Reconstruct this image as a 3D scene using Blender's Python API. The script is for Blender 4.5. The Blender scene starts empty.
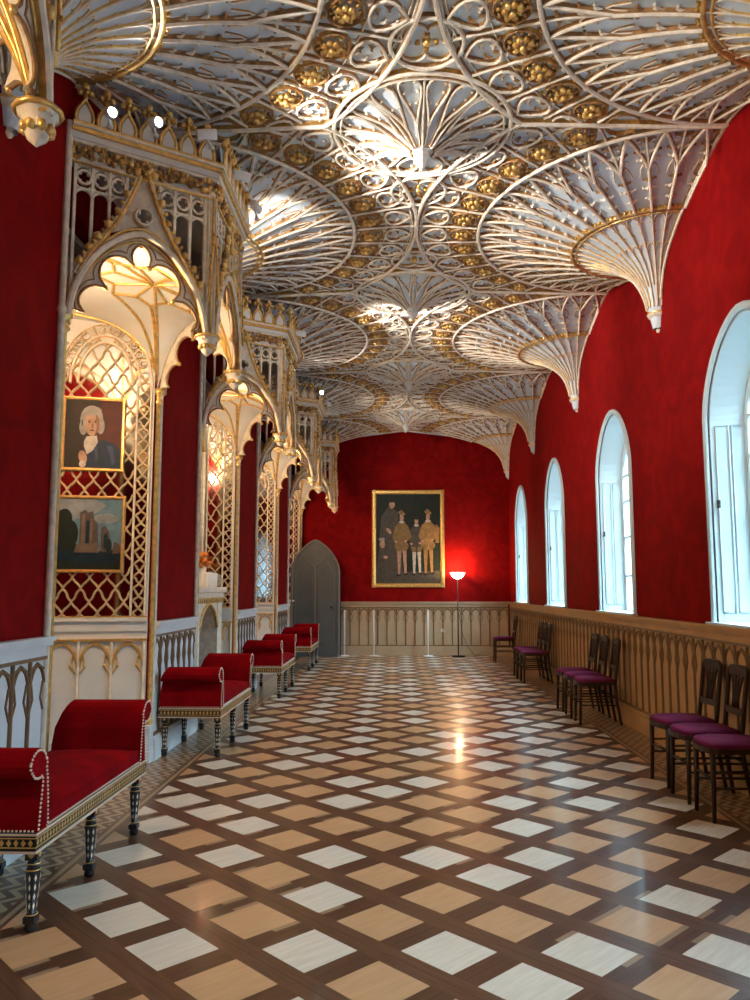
import bpy, math, random
from math import sin, cos, pi, radians, sqrt, hypot, atan2, exp
from mathutils import Vector, Matrix
random.seed(7)
SC = bpy.context.scene
COL = SC.collection

# ------------------------------------------------------------------ camera, world, lights, exposure
cam = bpy.data.cameras.new('camera'); cam.sensor_fit = 'VERTICAL'; cam.sensor_height = 24; cam.lens = 18.96
cam.clip_start = .02
co = bpy.data.objects.new('camera', cam); COL.objects.link(co)
co.location = (0, 0, 1.4); co.rotation_euler = (radians(96.428), 0, radians(1.513))
SC.camera = co
SC.view_settings.view_transform = 'Standard'; SC.view_settings.look = 'None'
SC.view_settings.gamma = 1; SC.view_settings.use_curve_mapping = False
SC.view_settings.exposure = 0.9
SC.cycles.use_denoising = True
SC.cycles.max_bounces = 8; SC.cycles.diffuse_bounces = 5; SC.cycles.glossy_bounces = 4
SC.cycles.transparent_max_bounces = 8
SC.cycles.sample_clamp_indirect = 6
W = bpy.data.worlds.new('sky'); SC.world = W; W.use_nodes = True
wb = W.node_tree.nodes['Background']
wb.inputs[0].default_value = (.55, .84, 1.0, 1)
_n = W.node_tree.nodes; _tc = _n.new('ShaderNodeTexCoord'); _sp = _n.new('ShaderNodeSeparateXYZ'); _mr = _n.new('ShaderNodeMapRange')
_mr.inputs['From Min'].default_value = .12; _mr.inputs['From Max'].default_value = .62
_mr.inputs['To Min'].default_value = 1.6; _mr.inputs['To Max'].default_value = 22.0      # hazy horizon, bright upper sky
W.node_tree.links.new(_tc.outputs['Generated'], _sp.inputs[0]); W.node_tree.links.new(_sp.outputs[2], _mr.inputs['Value'])
W.node_tree.links.new(_mr.outputs[0], wb.inputs[1])

XR, XL, YB, YF, ZC, XC = 2.45, -2.04, 17.1, -2.0, 4.86, .205
WIN = [-1.1, 2.2, 5.5, 8.86, 12.15, 15.4]
BAY = [2.16, 5.6, 9.0, 12.4, 15.8]
FAN = [.56, 3.87, 7.18, 10.50, 13.84, 17.04]
PEN = [2.27, 5.59, 8.91, 12.23, 15.5]

def light(name, kind, loc, energy, color, size=.1, aim=None, angle=60, blend=.6):
    l = bpy.data.lights.new(name, kind); l.energy = energy; l.color = color
    if kind == 'AREA': l.size = size
    else: l.shadow_soft_size = size
    if kind == 'SPOT': l.spot_size = radians(angle); l.spot_blend = blend
    o = bpy.data.objects.new(name, l); COL.objects.link(o); o.location = loc
    if aim: o.rotation_euler = (Vector(aim) - Vector(loc)).to_track_quat('-Z', 'Y').to_euler()
    return o

for wy in WIN:                                   # sky portals standing in the window openings
    l = bpy.data.lights.new('window_portal', 'AREA'); l.shape = 'RECTANGLE'; l.size = 1.4; l.size_y = 2.3
    l.cycles.is_portal = True
    o = bpy.data.objects.new('window_portal', l); COL.objects.link(o)
    o.location = (XR + .5, wy, 2.26); o.rotation_euler = (pi/2, 0, pi/2)

WARM = (1, .80, .55); NEUT = (1, .93, .84)
# ------------------------------------------------------------------ materials
def nodes(name):
    m = bpy.data.materials.new(name); m.use_nodes = True
    nt = m.node_tree; b = nt.nodes['Principled BSDF']
    return m, nt, b
def mat(name, c, rough=.6, metal=0, var=.0, nscale=8, bump=0, bscale=40, emit=0, spec=.5, c2=None, coat=0):
    m, nt, b = nodes(name)
    b.inputs['Roughness'].default_value = rough; b.inputs['Metallic'].default_value = metal
    b.inputs['Base Color'].default_value = (*c, 1); b.inputs['Specular IOR Level'].default_value = spec
    b.inputs['Coat Weight'].default_value = coat
    if emit: b.inputs['Emission Color'].default_value = (*c, 1); b.inputs['Emission Strength'].default_value = emit
    if var or bump:
        tc = nt.nodes.new('ShaderNodeTexCoord')
    if var:
        n = nt.nodes.new('ShaderNodeTexNoise'); n.inputs['Scale'].default_value = nscale; n.inputs['Detail'].default_value = 5
        nt.links.new(tc.outputs['Object'], n.inputs['Vector'])
        r = nt.nodes.new('ShaderNodeValToRGB')
        d = c2 or tuple(x * (1 - var) for x in c); e = tuple(min(1, x * (1 + var * .5)) for x in c)
        r.color_ramp.elements[0].position = .3; r.color_ramp.elements[1].position = .7
        r.color_ramp.elements[0].color = (*d, 1); r.color_ramp.elements[1].color = (*e, 1)
        nt.links.new(n.outputs['Fac'], r.inputs['Fac']); nt.links.new(r.outputs['Color'], b.inputs['Base Color'])
    if bump:
        n2 = nt.nodes.new('ShaderNodeTexNoise'); n2.inputs['Scale'].default_value = bscale
        nt.links.new(tc.outputs['Object'], n2.inputs['Vector'])
        bp = nt.nodes.new('ShaderNodeBump'); bp.inputs['Strength'].default_value = bump; bp.inputs['Distance'].default_value = .01
        nt.links.new(n2.outputs['Fac'], bp.inputs['Height']); nt.links.new(bp.outputs['Normal'], b.inputs['Normal'])
    return m

M = {}
M['web'] = mat('vault_plaster', (.66, .74, .82), .7, var=.12, nscale=5)
M['tan'] = mat('aged_rib_gilding', (.42, .22, .08), .5, .15, var=.45, nscale=22)
M['lattice'] = mat('lattice_gilding', (.62, .46, .27), .5, .1, var=.3, nscale=25)
M['cream'] = mat('cream_rib_plaster', (.84, .75, .62), .55, var=.22, nscale=20)
M['gold'] = mat('gilding', (.62, .36, .10), .38, .55, var=.35, nscale=30)
M['goldb'] = mat('bright_gilding', (.85, .55, .18), .32, .6, var=.3, nscale=25)
M['white'] = mat('white_paint', (.72, .70, .66), .5, var=.06, nscale=6)
M['dadoL'] = mat('cool_lit_dado_paint', (.66, .68, .70), .45, var=.08, nscale=4)  # same cream paint as the other dados, cool light put into the colour
M['dadoB'] = mat('cream_dado_paint', (.45, .33, .21), .45, var=.08, nscale=4)
M['dadoR'] = mat('warm_lit_dado_paint', (.47, .25, .09), .45, var=.15, nscale=4)  # same cream paint, with shade and warm bounce light put into the colour
M['brown'] = mat('brown_gilt_line', (.22, .12, .05), .5, .1, var=.2, nscale=20)
M['frameW'] = mat('window_paint', (.52, .60, .62), .4)
M['grey'] = mat('grey_door_paint', (.085, .095, .10), .5, var=.1, nscale=3)
M['greyL'] = mat('grey_door_trim', (.15, .15, .155), .5)
M['velvet'] = mat('crimson_velvet', (.21, .0004, .003), .9, spec=.06, var=.35, nscale=6, bump=.15, bscale=60)
M['purple'] = mat('purple_velvet', (.13, .008, .045), .85, spec=.2, var=.3, nscale=8)
M['black'] = mat('black_lacquer', (.012, .012, .014), .3)
M['wood'] = mat('dark_chair_wood', (.038, .016, .008), .38, spec=.3, var=.4, nscale=18)
M['stud'] = mat('pale_brass_studs', (.85, .70, .55), .3, .5)
M['metalD'] = mat('dark_lamp_metal', (.02, .02, .02), .4, .6)
M['postW'] = mat('white_post_paint', (.75, .72, .68), .4)
M['mirror'] = mat('old_mirror_glass', (.55, .55, .57), .06, 1.0, var=.25, nscale=3)
M['lampW'] = mat('white_lamp_housing', (.8, .8, .8), .4)
M['glow'] = mat('lamp_face', (1, .95, .88), .5, emit=30)
M['bowl'] = mat('glowing_lamp_bowl', (1, .88, .75), .5, emit=6)
M['flower'] = mat('orange_flowers', (.75, .22, .03), .7, var=.3, nscale=30)
M['cup'] = mat('white_ceramic', (.8, .78, .74), .3)
M['dark'] = mat('dark_firebox', (.03, .025, .02), .8)

def wall_red():
    m, nt, b = nodes('crimson_damask'); N = nt.nodes.new; L = nt.links.new
    tc = N('ShaderNodeTexCoord'); mp = N('ShaderNodeMapping'); L(tc.outputs['Object'], mp.inputs['Vector'])
    v = N('ShaderNodeTexNoise'); v.inputs['Scale'].default_value = 3.2; v.inputs['Detail'].default_value = 6; v.inputs['Distortion'].default_value = 1.5
    L(mp.outputs['Vector'], v.inputs['Vector'])
    r = N('ShaderNodeValToRGB'); r.color_ramp.elements[0].position = .40; r.color_ramp.elements[1].position = .62
    r.color_ramp.elements[0].color = (.18, .0028, .0034, 1); r.color_ramp.elements[1].color = (.24, .005, .005, 1)
    L(v.outputs['Fac'], r.inputs['Fac']); L(r.outputs['Color'], b.inputs['Base Color'])
    r2 = N('ShaderNodeValToRGB'); r2.color_ramp.elements[0].color = (.7, .7, .7, 1); r2.color_ramp.elements[1].color = (.9, .9, .9, 1)
    L(v.outputs['Fac'], r2.inputs['Fac']); L(r2.outputs['Color'], b.inputs['Roughness'])
    b.inputs['Specular IOR Level'].default_value = .04
    return m
M['red'] = wall_red()

def glass():
    m = bpy.data.materials.new('window_glass'); m.use_nodes = True; nt = m.node_tree
    nt.nodes.clear(); N = nt.nodes.new
    o = N('ShaderNodeOutputMaterial'); mx = N('ShaderNodeMixShader'); t = N('ShaderNodeBsdfTransparent'); g = N('ShaderNodeBsdfGlossy')
    t.inputs[0].default_value = (.95, .98, 1, 1); g.inputs['Roughness'].default_value = .02
    f = N('ShaderNodeFresnel'); f.inputs[0].default_value = 1.45
    nt.links.new(f.outputs[0], mx.inputs[0]); nt.links.new(t.outputs[0], mx.inputs[1]); nt.links.new(g.outputs[0], mx.inputs[2])
    nt.links.new(mx.outputs[0], o.inputs[0]); return m
M['glass'] = glass()

def floor_mat():
    m, nt, b = nodes('parquet'); N = nt.nodes.new; L = nt.links.new
    def mt(op, a, c=None, d=None, clamp=False):
        n = N('ShaderNodeMath'); n.operation = op; n.use_clamp = clamp
        for i, v in enumerate((a, c, d)):
            if v is None: continue
            if isinstance(v, (int, float)): n.inputs[i].default_value = v
            else: L(v, n.inputs[i])
        return n.outputs[0]
    def mix(f, a, c):
        n = N('ShaderNodeMix'); n.data_type = 'RGBA'
        if isinstance(f, (int, float)): n.inputs[0].default_value = f
        else: L(f, n.inputs[0])
        for i, v in ((6, a), (7, c)):
            if isinstance(v, tuple): n.inputs[i].default_value = (*v, 1)
            else: L(v, n.inputs[i])
        return n.outputs[2]
    geo = N('ShaderNodeNewGeometry'); sep = N('ShaderNodeSeparateXYZ'); L(geo.outputs['Position'], sep.inputs[0])
    x, y = sep.outputs[0], sep.outputs[1]
    P = .3836
    k = 1 / (sqrt(2) * P)
    xs = mt('SUBTRACT', x, -.07); ys = mt('SUBTRACT', y, 3.525)
    a = mt('MULTIPLY', mt('ADD', xs, ys), k); c = mt('MULTIPLY', mt('SUBTRACT', ys, xs), k)
    ia = mt('ROUND', a); ic = mt('ROUND', c)
    fa = mt('SUBTRACT', a, ia); fc = mt('SUBTRACT', c, ic)
    aa = mt('ABSOLUTE', fa); ac = mt('ABSOLUTE', fc)
    T = .345
    tile = mt('MULTIPLY', mt('LESS_THAN', aa, T), mt('LESS_THAN', ac, T))
    # cell random
    comb = N('ShaderNodeCombineXYZ'); L(ia, comb.inputs[0]); L(ic, comb.inputs[1])
    wn = N('ShaderNodeTexWhiteNoise'); wn.noise_dimensions = '2D'; L(comb.outputs[0], wn.inputs['Vector'])
    rnd = wn.outputs['Value']
    par = mt('ABSOLUTE', mt('SUBTRACT', mt('MULTIPLY', mt('FRACT', mt('MULTIPLY', mt('ADD', ia, ic), .5)), 2), 0))
    # grain
    v3 = N('ShaderNodeCombineXYZ'); L(mt('MULTIPLY', a, 2.2), v3.inputs[0]); L(mt('MULTIPLY', c, 22), v3.inputs[1]); L(mt('MULTIPLY', rnd, 30), v3.inputs[2])
    g1 = N('ShaderNodeTexNoise'); g1.inputs['Scale'].default_value = 1; g1.inputs['Detail'].default_value = 4; L(v3.outputs[0], g1.inputs['Vector'])
    v4 = N('ShaderNodeCombineXYZ'); L(mt('MULTIPLY', a, 22), v4.inputs[0]); L(mt('MULTIPLY', c, 2.2), v4.inputs[1])
    g2 = N('ShaderNodeTexNoise'); g2.inputs['Scale'].default_value = 1; g2.inputs['Detail'].default_value = 4; L(v4.outputs[0], g2.inputs['Vector'])
    whi = mix(g1.outputs['Fac'], (.52, .42, .32), (.76, .67, .57))
    tan = mix(g1.outputs['Fac'], (.42, .215, .095), (.60, .35, .19))
    sel = mt('GREATER_THAN', mt('ADD', mt('MULTIPLY', mt('SUBTRACT', 1, par), .5), mt('MULTIPLY', rnd, .8)), .62)
    tcol = mix(sel, whi, tan)
    # strips: which direction
    inA = mt('GREATER_THAN', aa, T)           # strip running along c
    ea = mt('SUBTRACT', .5, aa); ec = mt('SUBTRACT', .5, ac)     # distance from strip centre line
    b1 = mix(g2.outputs['Fac'], (.050, .019, .009), (.17, .074, .038))
    b2 = mix(g1.outputs['Fac'], (.040, .015, .007), (.13, .054, .027))
    wn2 = N('ShaderNodeTexWhiteNoise'); wn2.noise_dimensions = '3D'
    cb2 = N('ShaderNodeCombineXYZ'); L(mt('FLOOR', mt('MULTIPLY', a, 1)), cb2.inputs[0]); L(mt('FLOOR', mt('ADD', c, .5)), cb2.inputs[1]); L(inA, cb2.inputs[2])
    L(cb2.outputs[0], wn2.inputs['Vector'])
    scol = mix(inA, b2, b1)
    lite = mt('MULTIPLY', mt('GREATER_THAN', wn2.outputs['Value'], .72), mt('MULTIPLY', mt('GREATER_THAN', ec, .085), mt('SUBTRACT', 1, inA)))
    scol = mix(mt('MULTIPLY', lite, .8), scol, (.34, .21, .12))
    # plank joint: thin line in the middle of the strips and round tiles
    j1 = mt('MULTIPLY', mt('LESS_THAN', ea, .008), inA)
    j2 = mt('MULTIPLY', mt('LESS_THAN', ec, .008), mt('SUBTRACT', 1, inA))
    scol = mix(mt('MULTIPLY', mt('ADD', j1, j2, clamp=True), .6), scol, (.03, .012, .006))
    col = mix(tile, scol, tcol)
    # borders
    def border(dist, w):      # dist = distance inward from wall
        t = mt('PINGPONG', mt('MULTIPLY', y, 1), .075)
        q = mt('FRACT', mt('MULTIPLY', mt('ADD', dist, t), 1 / .085))
        z = mt('MULTIPLY', mt('GREATER_THAN', q, .52), mt('MULTIPLY', mt('GREATER_THAN', dist, .05), mt('LESS_THAN', dist, w - .07)))
        cc = mix(z, mix(g2.outputs['Fac'], (.07, .03, .015), (.17, .08, .04)), (.42, .28, .16))
        e = mt('MULTIPLY', mt('GREATER_THAN', dist, w - .045), mt('LESS_THAN', dist, w - .02))
        return mix(e, cc, (.36, .22, .12))
    dl = mt('SUBTRACT', x, XL); dr = mt('SUBTRACT', XR, x)
    col = mix(mt('LESS_THAN', dl, .40), col, border(dl, .40))
    col = mix(mt('LESS_THAN', dr, .42), col, border(dr, .42))
    L(col, b.inputs['Base Color'])
    rn = N('ShaderNodeTexNoise'); rn.inputs['Scale'].default_value = 2.5; L(geo.outputs['Position'], rn.inputs['Vector'])
    L(mt('ADD', mt('MULTIPLY', rn.outputs['Fac'], .10), .28), b.inputs['Roughness'])
    b.inputs['Specular IOR Level'].default_value = .32
    b.inputs['Coat Weight'].default_value = .20; b.inputs['Coat Roughness'].default_value = .10
    bp = N('ShaderNodeBump'); bp.inputs['Strength'].default_value = .05; bp.inputs['Distance'].default_value = .002
    L(g1.outputs['Fac'], bp.inputs['Height']); L(bp.outputs[0], b.inputs['Normal'])
    return m
M['floor'] = floor_mat()

# ------------------------------------------------------------------ mesh builder
class MB:
    def __init__(s, *mats): s.v = []; s.f = []; s.m = []; s.mats = list(mats); s.sm = []
    def mi(s, m):
        if m not in s.mats: s.mats.append(m)
        return s.mats.index(m)
    def add(s, vs, fs, m, smooth=False):
        n = len(s.v); k = s.mi(m); s.v += [tuple(p) for p in vs]
        for f in fs: s.f.append(tuple(i + n for i in f)); s.m.append(k); s.sm.append(smooth)
    def box(s, x0, y0, z0, x1, y1, z1, m, T=None):
        vs = [Vector((x, y, z)) for z in (z0, z1) for y in (y0, y1) for x in (x0, x1)]
        if T: vs = [T(p) for p in vs]
        s.add(vs, [(0, 2, 3, 1), (4, 5, 7, 6), (0, 1, 5, 4), (2, 6, 7, 3), (0, 4, 6, 2), (1, 3, 7, 5)], m)
    def quad(s, pts, m): s.add(pts, [tuple(range(len(pts)))], m)
    def tube(s, pts, r, m, n=6, closed=False, smooth=True, cap=True):
        pts = [Vector(p) for p in pts]; N = len(pts); vs = []; up = None
        for i, p in enumerate(pts):
            a = pts[(i - 1) % N] if (closed or i > 0) else p
            c = pts[(i + 1) % N] if (closed or i < N - 1) else p
            t = (c - a)
            if t.length < 1e-9: t = Vector((0, 0, 1))
            t.normalize()
            if up is None:
                up = Vector((0, 0, 1)) if abs(t.z) < .9 else Vector((1, 0, 0))
            sd = t.cross(up)
            if sd.length < 1e-6: sd = t.orthogonal()
            sd.normalize(); up = sd.cross(t).normalized()
            rr = r[i] if isinstance(r, (list, tuple)) else r
            for k in range(n):
                an = 2 * pi * k / n + (pi / 4 if n == 4 else 0)
                vs.append(p + sd * (cos(an) * rr) + up * (sin(an) * rr))
        fs = []
        for i in range(N if closed else N - 1):
            j = (i + 1) % N
            for k in range(n):
                fs.append((i*n+k, i*n+(k+1) % n, j*n+(k+1) % n, j*n+k))
        if not closed and cap: fs += [tuple(range(n))[::-1], tuple((N-1)*n + k for k in range(n))]
        s.add(vs, fs, m, smooth)
    def lathe(s, prof, c, m, n=16, a0=0, a1=2*pi, smooth=True):
        full = abs(a1 - a0 - 2*pi) < 1e-6; K = n if full else n + 1; vs = []
        for r, z in prof:
            for k in range(K):
                a = a0 + (a1 - a0) * k / n; vs.append((c[0] + r*cos(a), c[1] + r*sin(a), c[2] + z))
        fs = []
        for i in range(len(prof) - 1):
            for k in range(n): 
                j = (k + 1) % K; fs.append((i*K+k, i*K+j, (i+1)*K+j, (i+1)*K+k))
        s.add(vs, fs, m, smooth)
    def blob(s, c, r, m, n=5, jit=.0, sq=(1, 1, 1)):
        # small faceted ball: two rings + poles
        vs = [(c[0], c[1], c[2] + r*sq[2]), (c[0], c[1], c[2] - r*sq[2])]; o = random.random() * 6
        for zz, rr in ((.5, .87), (-.5, .87)):
            for k in range(n):
                a = 2*pi*k/n + o; q = 1 + random.uniform(-jit, jit)
                vs.append((c[0] + r*rr*cos(a)*sq[0]*q, c[1] + r*rr*sin(a)*sq[1]*q, c[2] + r*zz*sq[2]*q))
        fs = []
        for k in range(n):
            j = (k+1) % n
            fs += [(0, 2+k, 2+j), (1, 2+n+j, 2+n+k), (2+k, 2+n+k, 2+n+j, 2+j)]
        s.add(vs, fs, m, True)
    def rib(s, pts, nrm, w, h, mc, ms):
        # strip rib: centre faces mc, side faces ms. nrm = direction the rib stands out to
        prof = ((-.5, -.1), (-.40, .65), (-.18, 1), (.18, 1), (.40, .65), (.5, -.1)); vs = []
        pts = [Vector(p) for p in pts]; N = len(pts)
        if N < 2: return
        for i, p in enumerate(pts):
            t = pts[min(i+1, N-1)] - pts[max(i-1, 0)]
            nn = Vector(nrm[i] if isinstance(nrm, list) else nrm); sd = t.cross(nn)
            if sd.length < 1e-9: sd = Vector((1, 0, 0))
            sd.normalize(); nn.normalize()
            ww = w[i] if isinstance(w, list) else w
            for a, b in prof: vs.append(p + sd*(a*ww) + nn*(b*h))
        K = len(prof); A = []; B = []
        for i in range(N-1):
            for k in range(K-1):
                (B if k in (0, 4) else A).append((i*K+k, i*K+k+1, (i+1)*K+k+1, (i+1)*K+k))
        n = len(s.v); s.v += [tuple(p) for p in vs]
        for F, m in ((A, mc), (B, ms)):
            k = s.mi(m)
            for f in F: s.f.append(tuple(i+n for i in f)); s.m.append(k); s.sm.append(False)
    def prism(s, poly, f0, f1, m, cap=True, smooth=False):
        # poly: 2d points, f0/f1 map (a,b)->3d
        K = len(poly); vs = [f0(*p) for p in poly] + [f1(*p) for p in poly]
        s.add(vs, [(k, (k+1) % K, K+(k+1) % K, K+k) for k in range(K)], m, smooth)
        if cap: s.add(vs, [tuple(range(K))[::-1], tuple(range(K, 2*K))], m)
    def build(s, name, parent=None, loc=None, bevel=0, **kw):
        me = bpy.data.meshes.new(name); me.from_pydata(s.v, [], s.f)
        for m in s.mats: me.materials.append(M[m])
        me.polygons.foreach_set('material_index', s.m); me.polygons.foreach_set('use_smooth', s.sm)
        me.validate(); me.update()
        o = bpy.data.objects.new(name, me); COL.objects.link(o)
        if parent: o.parent = parent
        if loc: o.location = loc
        if bevel:
            b = o.modifiers.new('bevel', 'BEVEL'); b.width = bevel; b.segments = 2; b.limit_method = 'ANGLE'; b.angle_limit = radians(40)
        for k, v in kw.items(): o[k] = v
        return o
def empty(name, loc=(0, 0, 0), rz=0, **kw):
    o = bpy.data.objects.new(name, None); COL.objects.link(o); o.location = loc; o.rotation_euler = (0, 0, rz)
    o.empty_display_size = .1
    for k, v in kw.items(): o[k] = v
    return o
KIDS = {}
def kids(o): return [c for c in COL.objects if c.parent == o]
def copy_tree(o, parent=None, **kw):
    c = o.copy(); COL.objects.link(c)
    if parent: c.parent = parent
    for k, v in kw.items():
        if k == 'loc': c.location = v
        elif k == 'rz': c.rotation_euler = (0, 0, v)
        else: c[k] = v
    for ch in kids(o): copy_tree(ch, c)
    return c
V = Vector

# ------------------------------------------------------------------ structure
HW, SILL, SPR, APX = .665, 1.15, 2.70, 3.38
def arch_z(u, hw=HW, spr=SPR, apx=APX):      # top of pointed opening at offset u
    t = min(1, abs(u) / hw); return spr + (apx - spr) * max(0, 1 - t**1.75) ** (1/1.75)
def arch_pts(hw, spr, apx, n=10, z0=None):
    P = []
    if z0 is not None: P.append((-hw, z0))
    for i in range(-n, n+1):
        s_ = sin(pi/2 * i / n); P.append((hw*s_, arch_z(hw*s_, hw, spr, apx)))
    if z0 is not None: P.append((hw, z0))
    return P

b = MB(); b.box(XL - 1.2, YF, -.1, XR + .6, YB + .3, 0, 'floor'); b.build('floor', kind='structure')
b = MB(); b.box(XL - 1.2, YF, ZC + .015, XR + .6, YB + .3, ZC + .15, 'web'); b.build('ceiling', kind='structure')

# right wall with the window openings
b = MB(); y = YF
def slab_r(y0, y1, z0, z1): b.box(XR, y0, z0, XR + .5, y1, z1, 'red')
for wy in WIN:
    slab_r(y, wy - HW, 0, ZC + .1); y = wy + HW
    slab_r(wy - HW, wy + HW, 0, SILL - .02)
    n = 24; us = [HW * sin(pi/2 * i / 12) for i in range(-12, 13)]
    for u0, u1 in zip(us, us[1:]):
        za, zb = arch_z(u0), arch_z(u1)
        b.add([(XR, wy+u0, za), (XR, wy+u1, zb), (XR, wy+u1, ZC+.1), (XR, wy+u0, ZC+.1),
               (XR+.5, wy+u0, za), (XR+.5, wy+u1, zb), (XR+.5, wy+u1, ZC+.1), (XR+.5, wy+u0, ZC+.1)],
              [(0, 3, 2, 1), (4, 5, 6, 7), (0, 1, 5, 4), (2, 3, 7, 6)], 'red')
slab_r(y, YB + .2, 0, ZC + .1)
b.build('wall_right', kind='structure')
b = MB(); b.box(XL - 1.2, YB, 0, XR, YB + .2, ZC + .1, 'red'); b.build('wall_back', kind='structure')
b = MB(); b.box(XL - 1.2, YF - .2, 0, XR, YF, ZC + .1, 'red'); b.build('wall_front', kind='structure')
# left wall: piers, niches
OH = .93
b = MB(); y = YF
DEPTH = {2.16: .78, 5.6: .78, 9.0: .36, 12.4: .78, 15.8: .78}
for by in BAY:
    d = DEPTH[by]
    b.box(XL - .9, y, 0, XL, by - OH, ZC + .1, 'red'); y = by + OH
    b.box(XL - .12, by - OH, 3.78, XL, by + OH, ZC + .1, 'red')
b.box(XL - .9, y, 0, XL, YB + .2, ZC + .1, 'red')
b.build('wall_left', kind='structure')
b = MB()
for by in BAY:
    d = DEPTH[by]
    b.box(XL - d - .1, by - OH, 0, XL - d, by + OH, 3.8, 'white')
    b.box(XL - d - .1, by - OH, 3.74, XL - .12, by + OH, 3.8, 'white')
b.build('wall_niche', kind='structure')

# dado arcade: built on a plane; T maps (s along wall, z, n out) to the world
def dado(name, L, T, base, line, per=.2, **kw):
    b = MB(base)
    bx = lambda s0, s1, z0, z1, n0, n1, m: b.box(s0, z0, n0, s1, z1, n1, m, T=lambda p: T(p.x, p.y, p.z))
    bx(0, L, 0, 1.13, 0, .015, base)
    bx(0, L, 0, .17, 0, .06, base); bx(0, L, .17, .20, 0, .045, base); bx(0, L, .20, .215, 0, .05, line)
    bx(0, L, 1.02, 1.08, 0, .03, base); bx(0, L, 1.08, 1.105, 0, .06, base); bx(0, L, 1.105, 1.13, 0, .075, base)
    bx(0, L, 1.00, 1.02, 0, .035, line)
    n = max(1, round(L / per)); w = L / n
    nv = T(0, 0, 1) - T(0, 0, 0)
    for i in range(n + 1):
        b.rib([T(i*w, z, .015) for z in (.215, 1.0)], nv, .022, .018, line, line)
        if i < n:
            for sgn in (-1, 1):
                pts = []
                for k in range(7):
                    t = k / 6; pts.append(T(i*w + w/2 + sgn * w/2 * (1 - t**1.6), .80 + .17 * sin(pi/2*t), .015))
                b.rib(pts, nv, .018, .014, line, line)
                b.rib([T(i*w + w/2 + sgn*w*.47, .70, .015), T(i*w + w/2 + sgn*w*.24, .79, .015), T(i*w + w/2 + sgn*w*.36, .88, .015)], nv, .012, .010, line, line)
            b.rib([T(i*w, 1.0 - .06, .015), T(i*w + w/2, .985, .015), T(i*w + w, 1 - .06, .015)], nv, .012, .010, line, line)
    return b.build(name, **kw)
dado('baseboard_back', XR - .06 + 1.18, lambda s, z, n: V((-1.18 + s, YB - n, z)), 'dadoB', 'brown', .197, kind='structure')
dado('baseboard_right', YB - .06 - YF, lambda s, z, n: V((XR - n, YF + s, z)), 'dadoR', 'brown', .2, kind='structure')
prev = YF
for by in BAY:
    dado('baseboard_left', by - OH - .09 - prev, lambda s, z, n, y0=prev: V((XL + n, y0 + s, z)), 'dadoL', 'brown', .2, kind='structure')
    prev = by + OH + .09
dado('baseboard_left', YB - .62 - prev + .3, lambda s, z, n, y0=prev: V((XL + n, y0 + s, z)), 'dadoL', 'brown', .2, kind='structure')

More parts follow.
